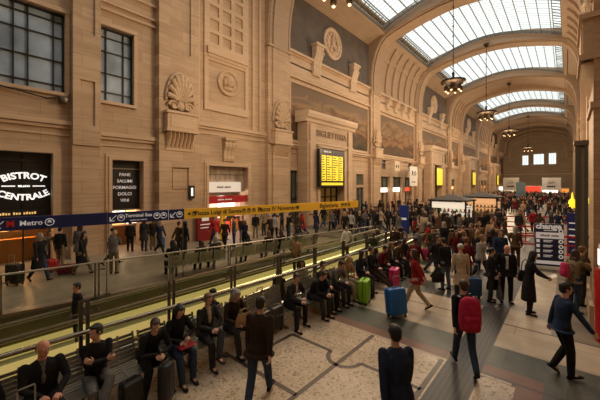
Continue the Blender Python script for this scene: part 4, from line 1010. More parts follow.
# ================================================================ far end of the hall
def end_shop(label, x0, x1, y, z0, z1, mat, depth_=3., body=None, glow=None):
    t = thing('end_shop', label, 'shop', ((x0+x1)/2, y, 0))
    MB().box(x0, x1, y, y+depth_, z1, z1+.15).build('roof', M_CREAM, t)
    MB().box(x0, x1, y-.1, y, z0, z1).build('fascia', mat, t)
    MB().box(x0, x1, y+depth_-.1, y+depth_, 0, z1).build('back_wall', glow or MATS['counter_wood'], t)
    MB().box(x0+.1, x1-.1, y+.3, y+.9, 0, 1.05).build('counter', M_CREAM, t)
    for x in (x0+.1, x1-.1): MB().box(x-.1, x+.1, y, y+.2, 0, z1).build('post', M_DSTEEL, t)
E_SOFT = plain('soft_shop_glow', (.9, .7, .5), .5, emit=.45, ecol=(1, .8, .55))
FY = 118.
fx = lambda px, y: (lambda t: -(y*(ST-CT*t)/(CT+ST*t)))((px-300)/FP)
end_shop('long low shop with a white lit fascia at the far end by the fluted bay', fx(499, FY), fx(515, FY), FY, 1.7, 2.7, E_WHITE, glow=E_SOFT)
end_shop('shop with a bright red fascia at the far end of the hall', fx(524, FY), fx(541, FY), FY, 1.0, 2.9, plain('fascia_red_lit', (.75, .06, .03), .5, emit=.35, ecol=(1, .1, .05)), glow=E_SOFT)
end_shop('shop with a white lit fascia under the pale banner at the far end', fx(542, FY), fx(558, FY), FY, .9, 2.2, E_WHITE, glow=E_SOFT)
end_shop('narrow shop with an orange fascia beside the far arcade', fx(560, FY), fx(569, FY), FY, 1.2, 2.2, E_ORG, glow=E_SOFT)
MB_ = MB()
for k, (a, b, nm) in enumerate(((503, 519, 'pale cream banner with dark marks hanging over the far white fascia'), (542, 561, 'white banner with black brush marks hanging beside the far arcade'))):
    y = 108.; x0, x1 = fx(a, y), fx(b, y); t = thing('hanging_banner', nm, 'banner', ((x0+x1)/2, y, 2.6))
    z0, z1 = CH-6*(depth(x0, y)/FP), CH+6.2*(depth(x0, y)/FP)
    MB().box(x0, x1, y, y+.05, z0, z1).build('cloth', M_WHITE if k else plain('cream_cloth', (.62, .56, .46), .7), t)
    m = MB(); c = (x0+x1)/2
    for q_ in range(4): m.bar((c-.8+.4*q_, y-.02, (z0+z1)/2+.4*(q_ % 2)), (c-.4+.4*q_, y-.02, (z0+z1)/2+.9-.4*(q_ % 2)), .25, .02)
    m.bar((c-1, y-.02, (z0+z1)/2-.7), (c+.8, y-.02, (z0+z1)/2-.7), .02, .35); m.build('brush_mark', M_TXK, t)
    m = MB(); 
    for x in (x0, x1): m.tube([(x, y+.1, 0), (x, y+.1, z1+.2)], .08, 6)
    m.bar((x0, y+.1, z1+.1), (x1, y+.1, z1+.1), .1, .1); m.build('pole', M_DSTEEL, t)
t = thing('screen_tower', 'tall grey blue screen tower standing left of the red fascia', 'display', (fx(520, 70.), 70., 0)); x0, x1 = fx(516, 70.), fx(525.5, 70.); MB().box(x0, x1, 70., 70.3, 0, 3.95).build('panel', plain('screen_greyblue', (.10, .17, .20), .35, noise=.25, nscale=.8), t); MB().box(x0+.3, x1-.3, 69.98, 70., .4, 1.3).build('blue_print', plain('totem_blue', (0, 0, 0)), t)
t = thing('yellow_sign', 'glowing yellow sign on a pole by the right-hand arcade', 'sign', (.35, 40., 0)); MB().tube([(.35, 40, 0), (.35, 40, 1.2)], .05, 8).build('pole', M_DSTEEL, t); MB().lathe([(.1, 1.2), (.3, 1.3), (.34, 1.6), (.26, 2.0), (.1, 2.2), (.05, 2.7), (.02, 2.8)], (.35, 40, 0), 14).build('lamp_body', plain('glowing_yellow', (.95, .7, .02), .5, emit=.8, ecol=(1, .75, .03)), t, smooth=40)
t = thing('yellow_sign', 'small yellow lit sign on the pillar side of the steel post frame', 'sign', (.85, 26., 2.)); MB().box(.72, 1.1, 26., 26.1, 2.4, 2.75).build('panel', MATS['glowing_yellow'], t); MB().tube([(.9, 26.05, 0), (.9, 26.05, 2.4)], .03, 6).build('pole', M_DSTEEL, t)
# ================================================================ benches
M_SEAT = plain('perforated_seat_metal', (.52, .49, .44), .35, .75)
benchx = lambda s: -(5.72-.045*(s-1))
def perf_seat(cx, cy, ang):
    """one formed metal seat with slotted back, local +y toward the sitter's front"""
    R = Matrix.Rotation(ang, 4, 'Z'); T = Matrix.Translation((cx, cy, 0)) @ R
    tr = lambda m: setattr(m, 'v', [tuple(T @ V(v)) for v in m.v]) or m
    seat = MB(); w = .25
    for i in range(7): y = -.2+i*.066; seat.bar((-w, y, .44-.012*min(i, 3)), (w, y, .44-.012*min(i, 3)), .056, .02)
    for x in (-w, 0, w): seat.bar((x, -.22, .42), (x, .24, .41), .03, .03)
    back = MB()
    for i in range(7): z = .5+i*.062; back.bar((-w, -.22-.018*i, z), (w, -.22-.018*i, z), .016, .05)
    for x in (-w, 0, w): back.bar((x, -.22, .42), (x, -.34, .92), .03, .03)
    return tr(seat), tr(back)
def bench(label, s0, n_):
    a0 = atan2(.045, 1.)  # row drift
    t = thing('metal_bench', label, 'bench', (benchx(s0+.3*n_), s0+.3*n_, 0))
    for i in range(n_):
        s = s0+.3+.58*i; a, b = perf_seat(benchx(s), s, -pi/2); a.build('seat', M_SEAT, t); b.build('backrest', M_SEAT, t)
    L_ = .58*n_
    m = MB(); m.bar((benchx(s0)-.0, s0, .38), (benchx(s0+L_), s0+L_, .38), .06, .06); m.build('beam', M_DSTEEL, t)
    for f in (.12, .88):
        s = s0+L_*f; x = benchx(s); m = MB(); m.bar((x, s, .36), (x, s, .03), .06, .06); m.bar((x-.24, s, .02), (x+.24, s, .02), .06, .04); m.build('leg', M_DSTEEL, t)
    return t
for k, s0 in enumerate((-1.3, 1.15, 3.6, 6.05, 8.5, 10.95)):
    bench('silver slatted metal bench, %s' % ['cut by the edge of the photo beside the bald man', 'under the men with crossed arms and phone', 'under the grey-haired person with the tan bag', 'before the hunched pair in dark jackets', 'behind the green suitcase', 'at the crowded end past the pink suitcase'][k], s0, 4)
# ================================================================ people
def remesh(mb, name, voxel, smooth=3, ratio=1.):
    me = bpy.data.meshes.new('tmp'); me.from_pydata([tuple(v) for v in mb.v], [], mb.f)
    o = bpy.data.objects.new('tmp', me); COL.objects.link(o)
    m = o.modifiers.new('r', 'REMESH'); m.mode = 'VOXEL'; m.voxel_size = voxel; m.use_smooth_shade = True
    if smooth: s = o.modifiers.new('s', 'SMOOTH'); s.factor = .5; s.iterations = smooth
    if ratio < 1: d = o.modifiers.new('d', 'DECIMATE'); d.ratio = ratio
    dg = bpy.context.evaluated_depsgraph_get(); r = bpy.data.meshes.new_from_object(o.evaluated_get(dg)); r.name = name
    bpy.data.objects.remove(o); bpy.data.meshes.remove(me)
    r.polygons.foreach_set('use_smooth', [True]*len(r.polygons))
    return r
def limb(mb, pts, rad, flat=1., ref=None, n=10):
    """tapered limb with rounded ends; rad per point; flat squashes across ref"""
    pts = [V(p) for p in pts]; d0 = (pts[0]-pts[1]).normalized(); d1 = (pts[-1]-pts[-2]).normalized()
    P = [pts[0]+d0*rad[0]*.85, pts[0]+d0*rad[0]*.5]+pts+[pts[-1]+d1*rad[-1]*.5, pts[-1]+d1*rad[-1]*.85]
    R = [rad[0]*.45, rad[0]*.85]+list(rad)+[rad[-1]*.85, rad[-1]*.45]
    rs = []; prev = V(ref) if ref is not None else None
    for k, p in enumerate(P):
        d = (P[min(k+1, len(P)-1)]-P[max(k-1, 0)]).normalized()
        if prev is None: prev = d.cross(V((0, 0, 1)) if abs(d.z) < .9 else V((1, 0, 0)))
        a = (prev-d*prev.dot(d))
        a = a.normalized() if a.length > 1e-4 else d.orthogonal().normalized()
        prev = a; b = d.cross(a)
        rs.append([p+(a*cos(2*pi*i/n)+b*sin(2*pi*i/n)*flat)*R[k] for i in range(n)])
    mb.rings(rs)
def torso(mb, st, n=18):
    rs = []
    for c, r, u, a, b in st:
        f = u.cross(r)
        rs.append([c+r*(a*cos(t)*(1 if True else 0))+f*(b*sin(t)) for t in [2*pi*i/n for i in range(n)]])
    mb.rings(rs)
def ik(a, c, l1, l2, pole):
    a, c, pole = V(a), V(c), V(pole); d = c-a; L = d.length
    if L > (l1+l2)*.999: d = d*((l1+l2)*.999/L); c = a+d; L = d.length
    x = (l1*l1-l2*l2+L*L)/(2*L); h = sqrt(max(0, l1*l1-x*x)); u = d.normalized(); p = (pole-u*pole.dot(u)).normalized()
    return a+u*x+p*h, c
def hand(mb, w, d, palm_n, side, curl=.5, open_=False):
    """w wrist, d hand direction, palm_n palm normal, side +1 thumb toward side vector"""
    w, d = V(w), V(d).normalized(); pn = V(palm_n); pn = (pn-d*pn.dot(d)).normalized(); s = d.cross(pn)*side
    limb(mb, [w, w+d*.035, w+d*.085], [.026, .036, .040], .42, ref=s)
    for i, (o_, L_) in enumerate(((.031, .068), (.0105, .078), (-.0105, .072), (-.031, .056))):
        b = w+d*.082+s*o_; a1 = curl*.7; a2 = curl*1.5
        j = b+(d*cos(a1)+pn*sin(a1))*L_*.5; e = j+(d*cos(a1+a2)+pn*sin(a1+a2))*L_*.5
        limb(mb, [b, j, e], [.0098, .0092, .0078], n=7)
    t0 = w+d*.025+s*.028; t1 = t0+(d*.6+s*.65+pn*.25).normalized()*.035; t2 = t1+(d*.85+s*.15+pn*.35).normalized()*.032
    limb(mb, [t0, t1, t2], [.0125, .0115, .0095], n=7)
def figure(pose, fine=True):
    """joint positions and one mesh per piece. local +y is the front"""
    g = dict(lean=4, pitch=0, yaw=0, twist=0, seat=None, hem=.0, flare=1., coat=0, w=1., hair='short', top_thick=.022, curl=.55, hood=False, skirt=0, bulk=1.)
    g.update(pose)
    a = radians(g['lean']); tw = radians(g['twist'])
    if g['seat'] is not None: P = V((0, 0, g['seat']))
    else: P = V((0, 0, g.get('hip', .93)))
    u1 = V((0, sin(a*.7), cos(a*.7))); u2 = V((0, sin(a*1.15), cos(a*1.15)))
    r0 = V((1, 0, 0)); r1 = V((cos(tw), sin(tw), 0)); rm = ((r0+r1)/2).normalized()
    Wst = P+u1*.15; Ch = P+u1*.3; Nk = Ch+u2*.235; w = g['w']
    hips = [P+r0*s*.095*w for s in (-1, 1)]
    sh = [Nk-u2*.035+r1*s*.175*w for s in (-1, 1)]
    hp = radians(g['pitch']); a3 = a*.35+hp*.5
    nd = V((sin(0), sin(a3+.12), cos(a3+.12))); Hb = Nk+nd*.07
    q = Matrix.Rotation(radians(g['yaw'])+tw, 3, 'Z') @ Matrix.Rotation(-(a*.15+hp), 3, 'X')   # head frame
    Hc = Hb+q @ V((0, .015, .115))
    arms = []; legs = []
    for i, s in enumerate((-1, 1)):
        hw = g['hands'][i]; el, wr = ik(sh[i], hw, .285, .25, g.get('epole', [(-.6, -1, -.3), (.6, -1, -.3)])[i]); arms.append((sh[i], el, wr))
        ft = g['feet'][i]; kn, an = ik(hips[i], ft, .425, .42, g.get('kpole', [(-.12, 1, 0), (.12, 1, 0)])[i]); legs.append((hips[i], kn, an))
    out = {}; vx = .0068 if fine else .016
    B = MB(); Hd = lambda x, y, z: Hc+q @ V((x, y, z))
    # head
    B.ell(Hd(0, -.012, .018), (.074, .092, .092), q, 16, 11); B.ell(Hd(0, .022, -.045), (.055, .062, .065), q, 14, 9); B.ell(Hd(0, .045, -.085), (.03, .026, .022), q)
    B.rings([[Hd(x*k_, .085+o_, z) for x in (-.011, .011)]+[Hd(0, .085+o_+.022*k_, z)] for z, k_, o_ in ((.025, .5, -.006), (-.005, .8, 0), (-.03, 1.25, .002), (-.038, .8, -.01))])
    for s in (-1, 1): B.ell(Hd(s*.074, -.01, -.012), (.011, .018, .031), q, 8, 6); B.ell(Hd(s*.03, .07, .027), (.022, .012, .009), q, 8, 6)
    B.ell(Hd(0, .078, -.055), (.022, .012, .01), q, 8, 6)
    limb(B, [Ch+u2*.15, Nk, Hb+nd*.03], [.06, .056, .052], ref=(1, 0, 0))
    torso(B, [(P-u1*.06, r0, u1, .08*w, .07), (P, r0, u1, .135*w, .09), (Wst, rm, u1, .115*w, .08), (Ch, r1, u2, .135*w, .095), (Nk-u2*.06, r1, u2, .14*w, .075), (Nk, r1, u2, .06*w, .05)])
    for i, s in enumerate((-1, 1)):
        S, E, Wr = arms[i]; limb(B, [S, S.lerp(E, .45), E, E.lerp(Wr, .3), Wr], [.043, .04, .033, .034, .024])
        d = (Wr-E).normalized(); pn = V(g.get('palm', [(1, 0, -.2), (-1, 0, -.2)])[i])
        d2 = V(g['hdir'][i]) if g.get('hdir') else d
        hs = 1 if (d.cross(pn)).dot(V((0, 1, .3))) > 0 else -1
        if fine: hand(B, Wr, d2, pn, hs, g['curl'])
        else: limb(B, [Wr, Wr+d2.normalized()*.06, Wr+d2.normalized()*.12], [.03, .036, .022], .5)
        h, k, an = legs[i]; limb(B, [h, h.lerp(k, .5), k, k.lerp(an, .35), an], [.075*w, .062, .047, .046, .032])
        td = V(g.get('toes', [(0, 1, 0), (0, 1, 0)])[i]).normalized(); limb(B, [an-V((0, 0, .03)), an+td*.09-V((0, 0, .05))], [.034, .03], ref=(1, 0, 0))
    out['body'] = remesh(B, 'body', vx, 2, .3 if fine else .5)
    # top garment
    T = MB(); k = g['top_thick']; bu = g['bulk']; vt = .013 if fine else .02
    st = []
    hem = g['hem']
    if g['seat'] is None and hem > .0:
        for f in (1., .6, .25): st.append((P-V((0, 0, hem*f))+V((0, -.01, 0)), r0, V((0, 0, 1)), (.19+.06*f*g['flare'])*w*bu, (.145+.05*f*g['flare'])*bu))
    st += [(P-u1*.09, r0, u1, .186*w*bu, .142*bu), (P, r0, u1, (.176*w+k*.3)*bu, (.128+k*.3)*bu), (Wst, rm, u1, (.135*w+k*.5)*bu, (.098+k*.5)*bu), (Ch-u1*.04, r1, u1, (.148*w+k*.6)*bu, (.108+k*.5)*bu), (Ch+u2*.09, r1, u2, (.160*w+k*.6)*bu, (.112+k*.4)*bu), (Nk-u2*.055, r1, u2, .162*w*bu, .092*bu), (Nk-u2*.01, r1, u2, .115*w, .075), (Nk+u2*.018, r1, u2, .066*w, .06)]
    torso(T, st)
    for i in (0, 1):
        S, E, Wr = arms[i]; d = (Wr-E).normalized()
        limb(T, [S-r1*(-.03 if i == 0 else .03)*-1*0-u2*.01, S.lerp(E, .4), E, E.lerp(Wr, .4), Wr-d*.005], [.050*bu+k*.5, .050*bu+k*.4, .042*bu+k*.4, .038*bu+k*.4, .030+k*.4])
        if hem and g['seat'] is not None:
            h, kk, an = legs[i]; limb(T, [h, h.lerp(kk, .35*min(1, hem/.2))], [.098*w, .088])
    if g['hood']: limb(T, [Nk+u2*.01+V((-.07, -.06, 0)), Nk+V((0, -.11, .0)), Nk+u2*.01+V((.07, -.06, 0))], [.04, .05, .04])
    else: T.lathe([(.062, 0), (.075, .005), (.072, .04), (.060, .045)], (0, 0, 0), 12) if False else None
    out['top'] = remesh(T, 'top', vt, 3, .5)
    if g.get('front'):
        F = MB(); f_ = u2.cross(r1); torso(F, [(Ch-u1*.05+f_*.10, r1, u2, .03, .035), (Ch+u2*.05+f_*.095, r1, u2, .045, .05), (Nk-u2*.07+f_*.05, r1, u2, .06, .06), (Nk+u2*.01+f_*.012, r1, u2, .066, .062)]); out['front'] = remesh(F, 'shirt_front', .012, 2, .5)
    # trousers
    Q = MB()
    torso(Q, [(P-u1*.1, r0, u1, .10*w, .085), (P-u1*.04, r0, u1, .155*w, .112), (P+u1*.03, r0, u1, .15*w, .105), (P+u1*.1, rm, u1, .135*w, .095)])
    lw = g.get('legw', 1.)
    for i in (0, 1):
        h, kk, an = legs[i]; sdir = (an-kk).normalized()
        limb(Q, [h-V((0, 0, .0)), h.lerp(kk, .45), kk, kk.lerp(an, .4), an-sdir*.0], [.102*w*lw, .09*lw, .072*lw, .07*lw, .058*lw], ref=(1, 0, 0))
    if g['skirt']:
        c = (legs[0][1]+legs[1][1])/2
        limb(Q, [P, P.lerp(c, .5), c], [.15, .16, .15], .8, ref=(1, 0, 0))
    out['bottom'] = remesh(Q, 'bottom', vt, 3, .5)
    # shoes
    out['shoes'] = []
    for i in (0, 1):
        an = legs[i][2]; td = V(g.get('toes', [(0, 1, 0), (0, 1, 0)])[i]).normalized(); up = V(g.get('shoe_up', [(0, 0, 1), (0, 0, 1)])[i]).normalized(); rr = td.cross(up).normalized(); up = rr.cross(td)
        S = MB(); base = an-up*.085
        prof = [(-.085, .02, .03, .0), (-.075, .034, .045, .0), (-.03, .038, .075, 0), (.03, .038, .07, 0), (.08, .044, .05, 0), (.13, .045, .04, 0), (.165, .034, .032, 0), (.185, .016, .02, 0)]
        S.rings([[base+td*y+rr*wd*cos(t)+up*(h_*.5+h_*.5*max(-1, min(1, 1.25*sin(t)))) for t in [2*pi*j/12 for j in range(12)]] for y, wd, h_, _ in prof])
        limb(S, [base+up*.05-td*.02, an+up*.02-td*.005], [.040, .042])
        out['shoes'].append(remesh(S, 'shoe', .011 if fine else .02, 1, .6))
    # hair
    hs = g['hair']; Hh = MB()
    if hs == 'hat':
        Hh.ell(Hd(0, -.015, .05), (.09, .105, .085), q, 16, 10); limb(Hh, [Hd(-.07, 0, .03), Hd(0, -.06, .025), Hd(.07, 0, .03)], [.03, .035, .03])
    elif hs == 'bald': Hh.ell(Hd(0, -.055, -.02), (.075, .06, .05), q, 16, 10)
    else:
        Hh.ell(Hd(0, -.028, .035), (.083, .092, .088), q, 16, 11); Hh.ell(Hd(0, -.05, -.02), (.076, .066, .07), q, 14, 9); Hh.ell(Hd(0, .03, .082), (.062, .05, .03), q, 14, 9)
        for s in (-1, 1): Hh.ell(Hd(s*.066, .012, .02), (.018, .032, .045), q, 10, 7)
        if hs in ('long', 'mid'):
            L_ = .30 if hs == 'long' else .14
            for s in (-1, 0, 1): limb(Hh, [Hd(s*.055, -.045, .0), Hd(s*.068, -.05, -.09), Hd(s*.07, -.06, -.1)-V((0, .02, L_*.45)), Hd(s*.06, -.06, -.1)-V((0, .02, L_*.8))], [.045, .042, .04, .025])
            for s in (-1, 1): limb(Hh, [Hd(s*.07, .01, .03), Hd(s*.078, .012, -.05), Hd(s*.08, .0, -.10)-V((0, 0, L_*.3))], [.026, .024, .018])
        if hs == 'bun': Hh.ell(Hd(0, -.125, .05), (.042, .04, .042), q, 12, 8)
        if hs == 'tail': limb(Hh, [Hd(0, -.11, .05), Hd(0, -.15, .0), Hd(0, -.14, -.12)], [.03, .03, .014])
    out['hair'] = remesh(Hh, 'hair', .009 if fine else .016, 2, .5)
    if fine:
        E = []
        for s in (-1, 1):
            m = MB(); m.ell(Hd(s*.030, .079, .012), (.013, .007, .008), q, 10, 6, 0); m.ell(Hd(s*.030, .0855, .012), (.0058, .003, .006), q, 8, 5, 1); E.append(m)
        out['eyes'] = E
        m = MB(); m.ell(Hd(0, .0885, -.056), (.021, .006, .0055), q, 10, 6); out['mouth'] = m
    return out
SKIN = [plain('skin_fair', (.60, .34, .24), .55, noise=.06, nscale=20), plain('skin_tan', (.48, .27, .17), .55, noise=.06, nscale=20), plain('skin_ruddy', (.62, .28, .19), .55), plain('skin_brown', (.17, .085, .05), .55)]
M_EYE = plain('eye_white', (.6, .55, .5), .3); M_IRIS = plain('iris_dark', (.02, .012, .008), .2); M_LIP = plain('lips', (.32, .10, .08), .5)
def cloth(name, col, r=.85): return plain('cloth_'+name, col, r, noise=.22, nscale=14, bump=.4, spec=.2)
CL = {k: cloth(k, v) for k, v in dict(black=(.014, .013, .014), charcoal=(.035, .033, .034), navy=(.018, .025, .05), dark_blue=(.02, .035, .075), grey=(.13, .125, .12), light_grey=(.30, .30, .29), brown=(.07, .038, .02), dark_brown=(.035, .02, .013),
      camel=(.34, .21, .11), beige=(.45, .35, .24), khaki=(.20, .16, .09), olive=(.06, .06, .03), red=(.30, .018, .022), dark_red=(.13, .012, .014), white=(.62, .60, .55), jeans=(.035, .055, .10), pale_jeans=(.14, .18, .24), pink=(.50, .04, .13), blue=(.03, .10, .30), green=(.03, .10, .05), purple=(.08, .03, .10)).items()}
HAIRC = {k: plain('hair_'+k, v, .6, noise=.2, nscale=30) for k, v in dict(black=(.010, .008, .007), brown=(.045, .022, .012), light_brown=(.14, .075, .035), blond=(.36, .24, .11), grey=(.28, .26, .24), white=(.50, .48, .45), ginger=(.20, .07, .025), bald=(.12, .08, .06)).items()}
def link(name, me, mat, parent, slot=None):
    o = bpy.data.objects.new(name, me); COL.objects.link(o); o.parent = parent
    if not me.materials: me.materials.append(mat)
    o.material_slots[0].link = 'OBJECT'; o.material_slots[0].material = mat
    return o
def make_person(fig, label, loc, heading, top, bottom, hair, skin=0, shoe='black', group=None, scale=1., topname='jacket', inner=None, cat='person', hairname='hair', rise=0.):
    t = thing('person', label, cat, (loc[0], loc[1], rise), radians(heading)-pi/2, group); t['_w'] = (0, 0, 0); t.scale = (scale,)*3
    link('body', fig['body'], SKIN[skin], t)
    link(topname, fig['top'], CL[top], t); link(fig.get('bname', 'trousers'), fig['bottom'], CL[bottom], t)
    for s in fig['shoes']: link('shoe', s, CL[shoe], t)
    if hair is not None: link(hairname, fig['hair'], hair if not isinstance(hair, str) else HAIRC[hair], t)
    if 'front' in fig: link('shirt_front', fig['front'], CL[inner or 'white'], t)
    if 'eyes' in fig:
        for m in fig['eyes']: m.build('eye', [M_EYE, M_IRIS], t, world=False, smooth=60)
        fig['mouth'].build('mouth', M_LIP, t, world=False, smooth=60)
    return t
# ---------------------------------------------------------------- luggage
def suitcase(label, loc, rz, col, w=.44, h=.62, d=.26, handle=.42, tilt=0, cat='suitcase', soft=False):
    """upright wheeled case; local +y front"""
    t = thing('suitcase', label, cat, (loc[0], loc[1], 0), rz); t['_w'] = (0, 0, 0); t.rotation_euler = (tilt, 0, rz)
    mat = plain('case_'+col[0], col[1], .38 if not soft else .8, noise=.08, nscale=10)
    m = MB(); n_ = 20
    def rr(w_, h_, r=.06):
        P_ = []
        for cx, cz, a0 in ((w_/2-r, h_-r, 0), (-w_/2+r, h_-r, pi/2), (-w_/2+r, r, pi), (w_/2-r, r, 1.5*pi)):
            for i in range(5): a = a0+pi/2*i/4; P_.append((cx+r*cos(a), cz+r*sin(a)))
        return P_
    z0 = .07
    def ring(y, ins): return [V((x*(1-ins), y, z0+h/2+(z-h/2)*(1-ins))) for x, z in rr(w, h)]
    m.rings([ring(-d/2, .12), ring(-d/2+.012, .04), ring(-d/2+.05, 0), ring(d/2-.05, 0), ring(d/2-.012, .04), ring(d/2, .12)]); m.build('shell', mat, t, world=False, smooth=40)
    r = MB()
    for k in range(5): x = -w/2+.07+k*(w-.14)/4; r.bar((x, d/2-.0, z0+.07), (x, d/2, z0+h-.07), .018, .016, up=(0, 1, 0)); r.bar((x, -d/2, z0+.07), (x, -d/2, z0+h-.07), .018, .016, up=(0, 1, 0))
    r.build('rib', mat, t, world=False)
    z_ = MB(); z_.tube([p*1.0 for p in [V((x*1.012, 0, z0+h/2+(z-h/2)*1.012)) for x, z in rr(w, h)]], .008, 6, closed=True); z_.build('zip', M_BLACK, t, world=False)
    for sx in (-1, 1):
        for sy_ in (-1, 1): q_ = MB(); q_.lathe([(.0, -.015), (.035, -.015), (.035, .015), (0, .015)], (sx*(w/2-.06), sy_*(d/2-.05), .035), 12, 'x'); q_.box(sx*(w/2-.06)-.02, sx*(w/2-.06)+.02, sy_*(d/2-.05)-.02, sy_*(d/2-.05)+.02, .05, .08); q_.build('wheel', M_BLACK, t, world=False)
    hh = MB(); zt = z0+h
    if handle: hh.tube([(-w*.22, -d/2+.03, zt-.05), (-w*.22, -d/2+.03, zt+handle), (-w*.2, -d/2+.03, zt+handle+.02), (w*.2, -d/2+.03, zt+handle+.02), (w*.22, -d/2+.03, zt+handle), (w*.22, -d/2+.03, zt-.05)], .011, 6)
    hh.tube([(-.08, 0, zt-.005), (-.07, 0, zt+.03), (.07, 0, zt+.03), (.08, 0, zt-.005)], .011, 6); hh.build('handle', M_STEEL if handle else M_BLACK, t, world=False)
    return t
def backpack(label, loc, rz, col, s=1., pitch=0., cat='backpack'):
    t = thing('backpack', label, cat, loc, rz); t['_w'] = (0, 0, 0); t.rotation_euler = (pitch, 0, rz); t.scale = (s,)*3
    m = MB(); torso(m, [(V((0, 0, z)), V((1, 0, 0)), V((0, 0, 1)), a, b) for z, a, b in ((-.25, .10, .06), (-.24, .145, .10), (-.1, .16, .115), (.1, .155, .105), (.2, .13, .085), (.245, .08, .05))])
    link('pack_body', remesh(m, 'pack_body', .014, 2, .5), CL[col], t)
    m = MB(); torso(m, [(V((0, -.10, z)), V((1, 0, 0)), V((0, 0, 1)), a, b) for z, a, b in ((-.2, .08, .03), (-.18, .115, .05), (-.03, .115, .05), (0, .08, .03))]); link('pocket', remesh(m, 'pocket', .014, 2, .5), CL[col], t)
    for sx in (-1, 1): m = MB(); m.tube([(sx*.09, .09, .2), (sx*.11, .17, .19), (sx*.115, .245, .1), (sx*.12, .22, -.05), (sx*.11, .1, -.18)], .016, 6); m.build('strap', M_BLACK, t, world=False)
    m = MB(); m.tube([(-.04, .05, .23), (-.03, .05, .28), (.03, .05, .28), (.04, .05, .23)], .01, 6); m.build('handle', M_BLACK, t, world=False)
    return t
def handbag(label, loc, rz, col, w=.34, h=.26, d=.13, strap=.2, name='handbag', cat='bag', rot=(0, 0)):
    t = thing(name, label, cat, loc, rz); t['_w'] = (0, 0, 0); t.rotation_euler = (rot[0], rot[1], rz)
    m = MB(); torso(m, [(V((0, 0, z)), V((1, 0, 0)), V((0, 0, 1)), a, b) for z, a, b in ((0, w*.42, d*.4), (.02, w*.5, d*.5), (h*.5, w*.49, d*.48), (h*.85, w*.42, d*.25), (h, w*.38, d*.1))])
    link('bag_body', remesh(m, 'bag_body', .012, 2, .5), CL[col], t)
    for s in (-1, 1): m = MB(); m.tube([(-w*.25, s*.02, h*.95), (-w*.2, s*.015, h+strap*.7), (0, s*.01, h+strap), (w*.2, s*.015, h+strap*.7), (w*.25, s*.02, h*.95)], .009, 6); m.build('strap', CL[col], t, world=False)
    return t
def phone(label, loc, rz, tilt=.8):
    t = MB().box(-.036, .036, -.075, .075, -.004, .004).build('mobile_phone', M_BLACK, None); t.location = loc; t.rotation_euler = (tilt, 0, rz)
    s = MB().box(-.032, .032, -.07, .07, .0041, .005).build('screen', plain('phone_screen', (.5, .55, .6), .3, emit=.5), t, world=False)
    tag(t, label, 'phone'); return t
# ================================================================ the seated row
def sit(**k):
    d = dict(seat=.54, lean=4, feet=[(-.12, .47, .09), (.12, .47, .09)], hands=[(-.07, .28, .68), (.07, .28, .68)], epole=[(-1, -.3, -.6), (1, -.3, -.6)], palm=[(.3, 0, -1), (-.3, 0, -1)], hdir=[(.4, .8, -.1), (-.4, .8, -.1)])
    d.update(k); return figure(d)
CL['crimson'] = cloth('crimson', (.42, .02, .06))
near = []
GS = 'people seated on the metal benches'
def seated(f, s, label, *a, dx=.0, heading=-2, **k):
    near.append((benchx(s)+.3, s)); return make_person(f, label, (benchx(s)+dx, s), heading, *a, group=GS, **k)
CROSS = dict(feet=[(.10, .62, .33), (.13, .44, .09)], kpole=[(-.1, .9, .5), (.12, 1, .2)])
F_PHONE = dict(lean=24, pitch=28, hands=[(-.035, .42, .80), (.035, .42, .80)], epole=[(-1, -.2, -1), (1, -.2, -1)])
seated(sit(front=1, lean=2, pitch=8, yaw=18, feet=[(-.15, .46, .09), (.14, .42, .09)], hands=[(-.14, .33, .69), (.05, .30, .70)], hair='bald', w=1.12, bulk=1.1), .95, 'bald man in a dark suit seated at the bench end beside a black case', 'black', 'charcoal', 'bald', skin=2, topname='jacket', inner='grey')
seated(sit(lean=0, pitch=2, yaw=-62, hands=[(.09, .22, .87), (-.08, .20, .84)], hdir=[(.7, .1, .5), (-.7, .1, .1)], palm=[(0, -1, 0), (0, -1, 0)], **CROSS), 1.62, 'dark-haired man with crossed arms and crossed legs in pale grey jeans', 'black', 'grey', 'black', shoe='light_grey')
seated(sit(lean=30, pitch=14, yaw=-14, feet=[(-.22, .36, .09), (.26, .46, .09)], hands=[(-.03, .46, .74), (.05, .46, .74)], w=.95), 2.42, 'young man in black leaning forward over his phone behind a tall black case', 'black', 'black', 'brown')
seated(sit(lean=8, pitch=24, hair='long', feet=[(-.1, .46, .09), (.12, .50, .09)], hands=[(-.06, .32, .80), (.06, .30, .72)], w=.88), 2.92, 'long-haired woman in black jacket and jeans with a red folder on her lap', 'black', 'jeans', 'black')
f_ = sit(front=1, lean=2, pitch=10, yaw=6, hair='short', w=.95, hands=[(-.05, .27, .72), (.04, .27, .71)], **CROSS)
seated(f_, 3.56, 'person in charcoal blazer over pale top, legs crossed in grey trousers', 'charcoal', 'charcoal', 'light_brown', skin=0, shoe='dark_brown', inner='beige')
seated(sit(lean=14, pitch=22, hair='mid', hands=[(-.06, .34, .70), (.10, .36, .68)]), 4.15, 'grey-haired person in a dark brown coat with a tan bag on the knees', 'dark_brown', 'charcoal', 'grey', topname='coat')
seated(sit(front=1, lean=26, pitch=6, yaw=-20, feet=[(-.12, .44, .09), (.30, .55, .09)], hands=[(-.10, .38, .70), (.06, .46, .66)], bulk=1.06), 5.95, 'man in dark jacket and white collar leaning forward on the bench, foot stuck out', 'charcoal', 'black', 'black')
seated(sit(lean=34, pitch=24, hands=[(-.04, .50, .68), (.05, .50, .66)], bulk=1.12), 6.75, 'hunched man in bulky black jacket seated next to the mesh bench backs', 'black', 'charcoal', 'brown', dx=.12)
seated(sit(front=1, lean=4, pitch=6, yaw=-12), 7.25, 'upright man in dark jacket seated behind the hunched man in black', 'charcoal', 'black', 'black')
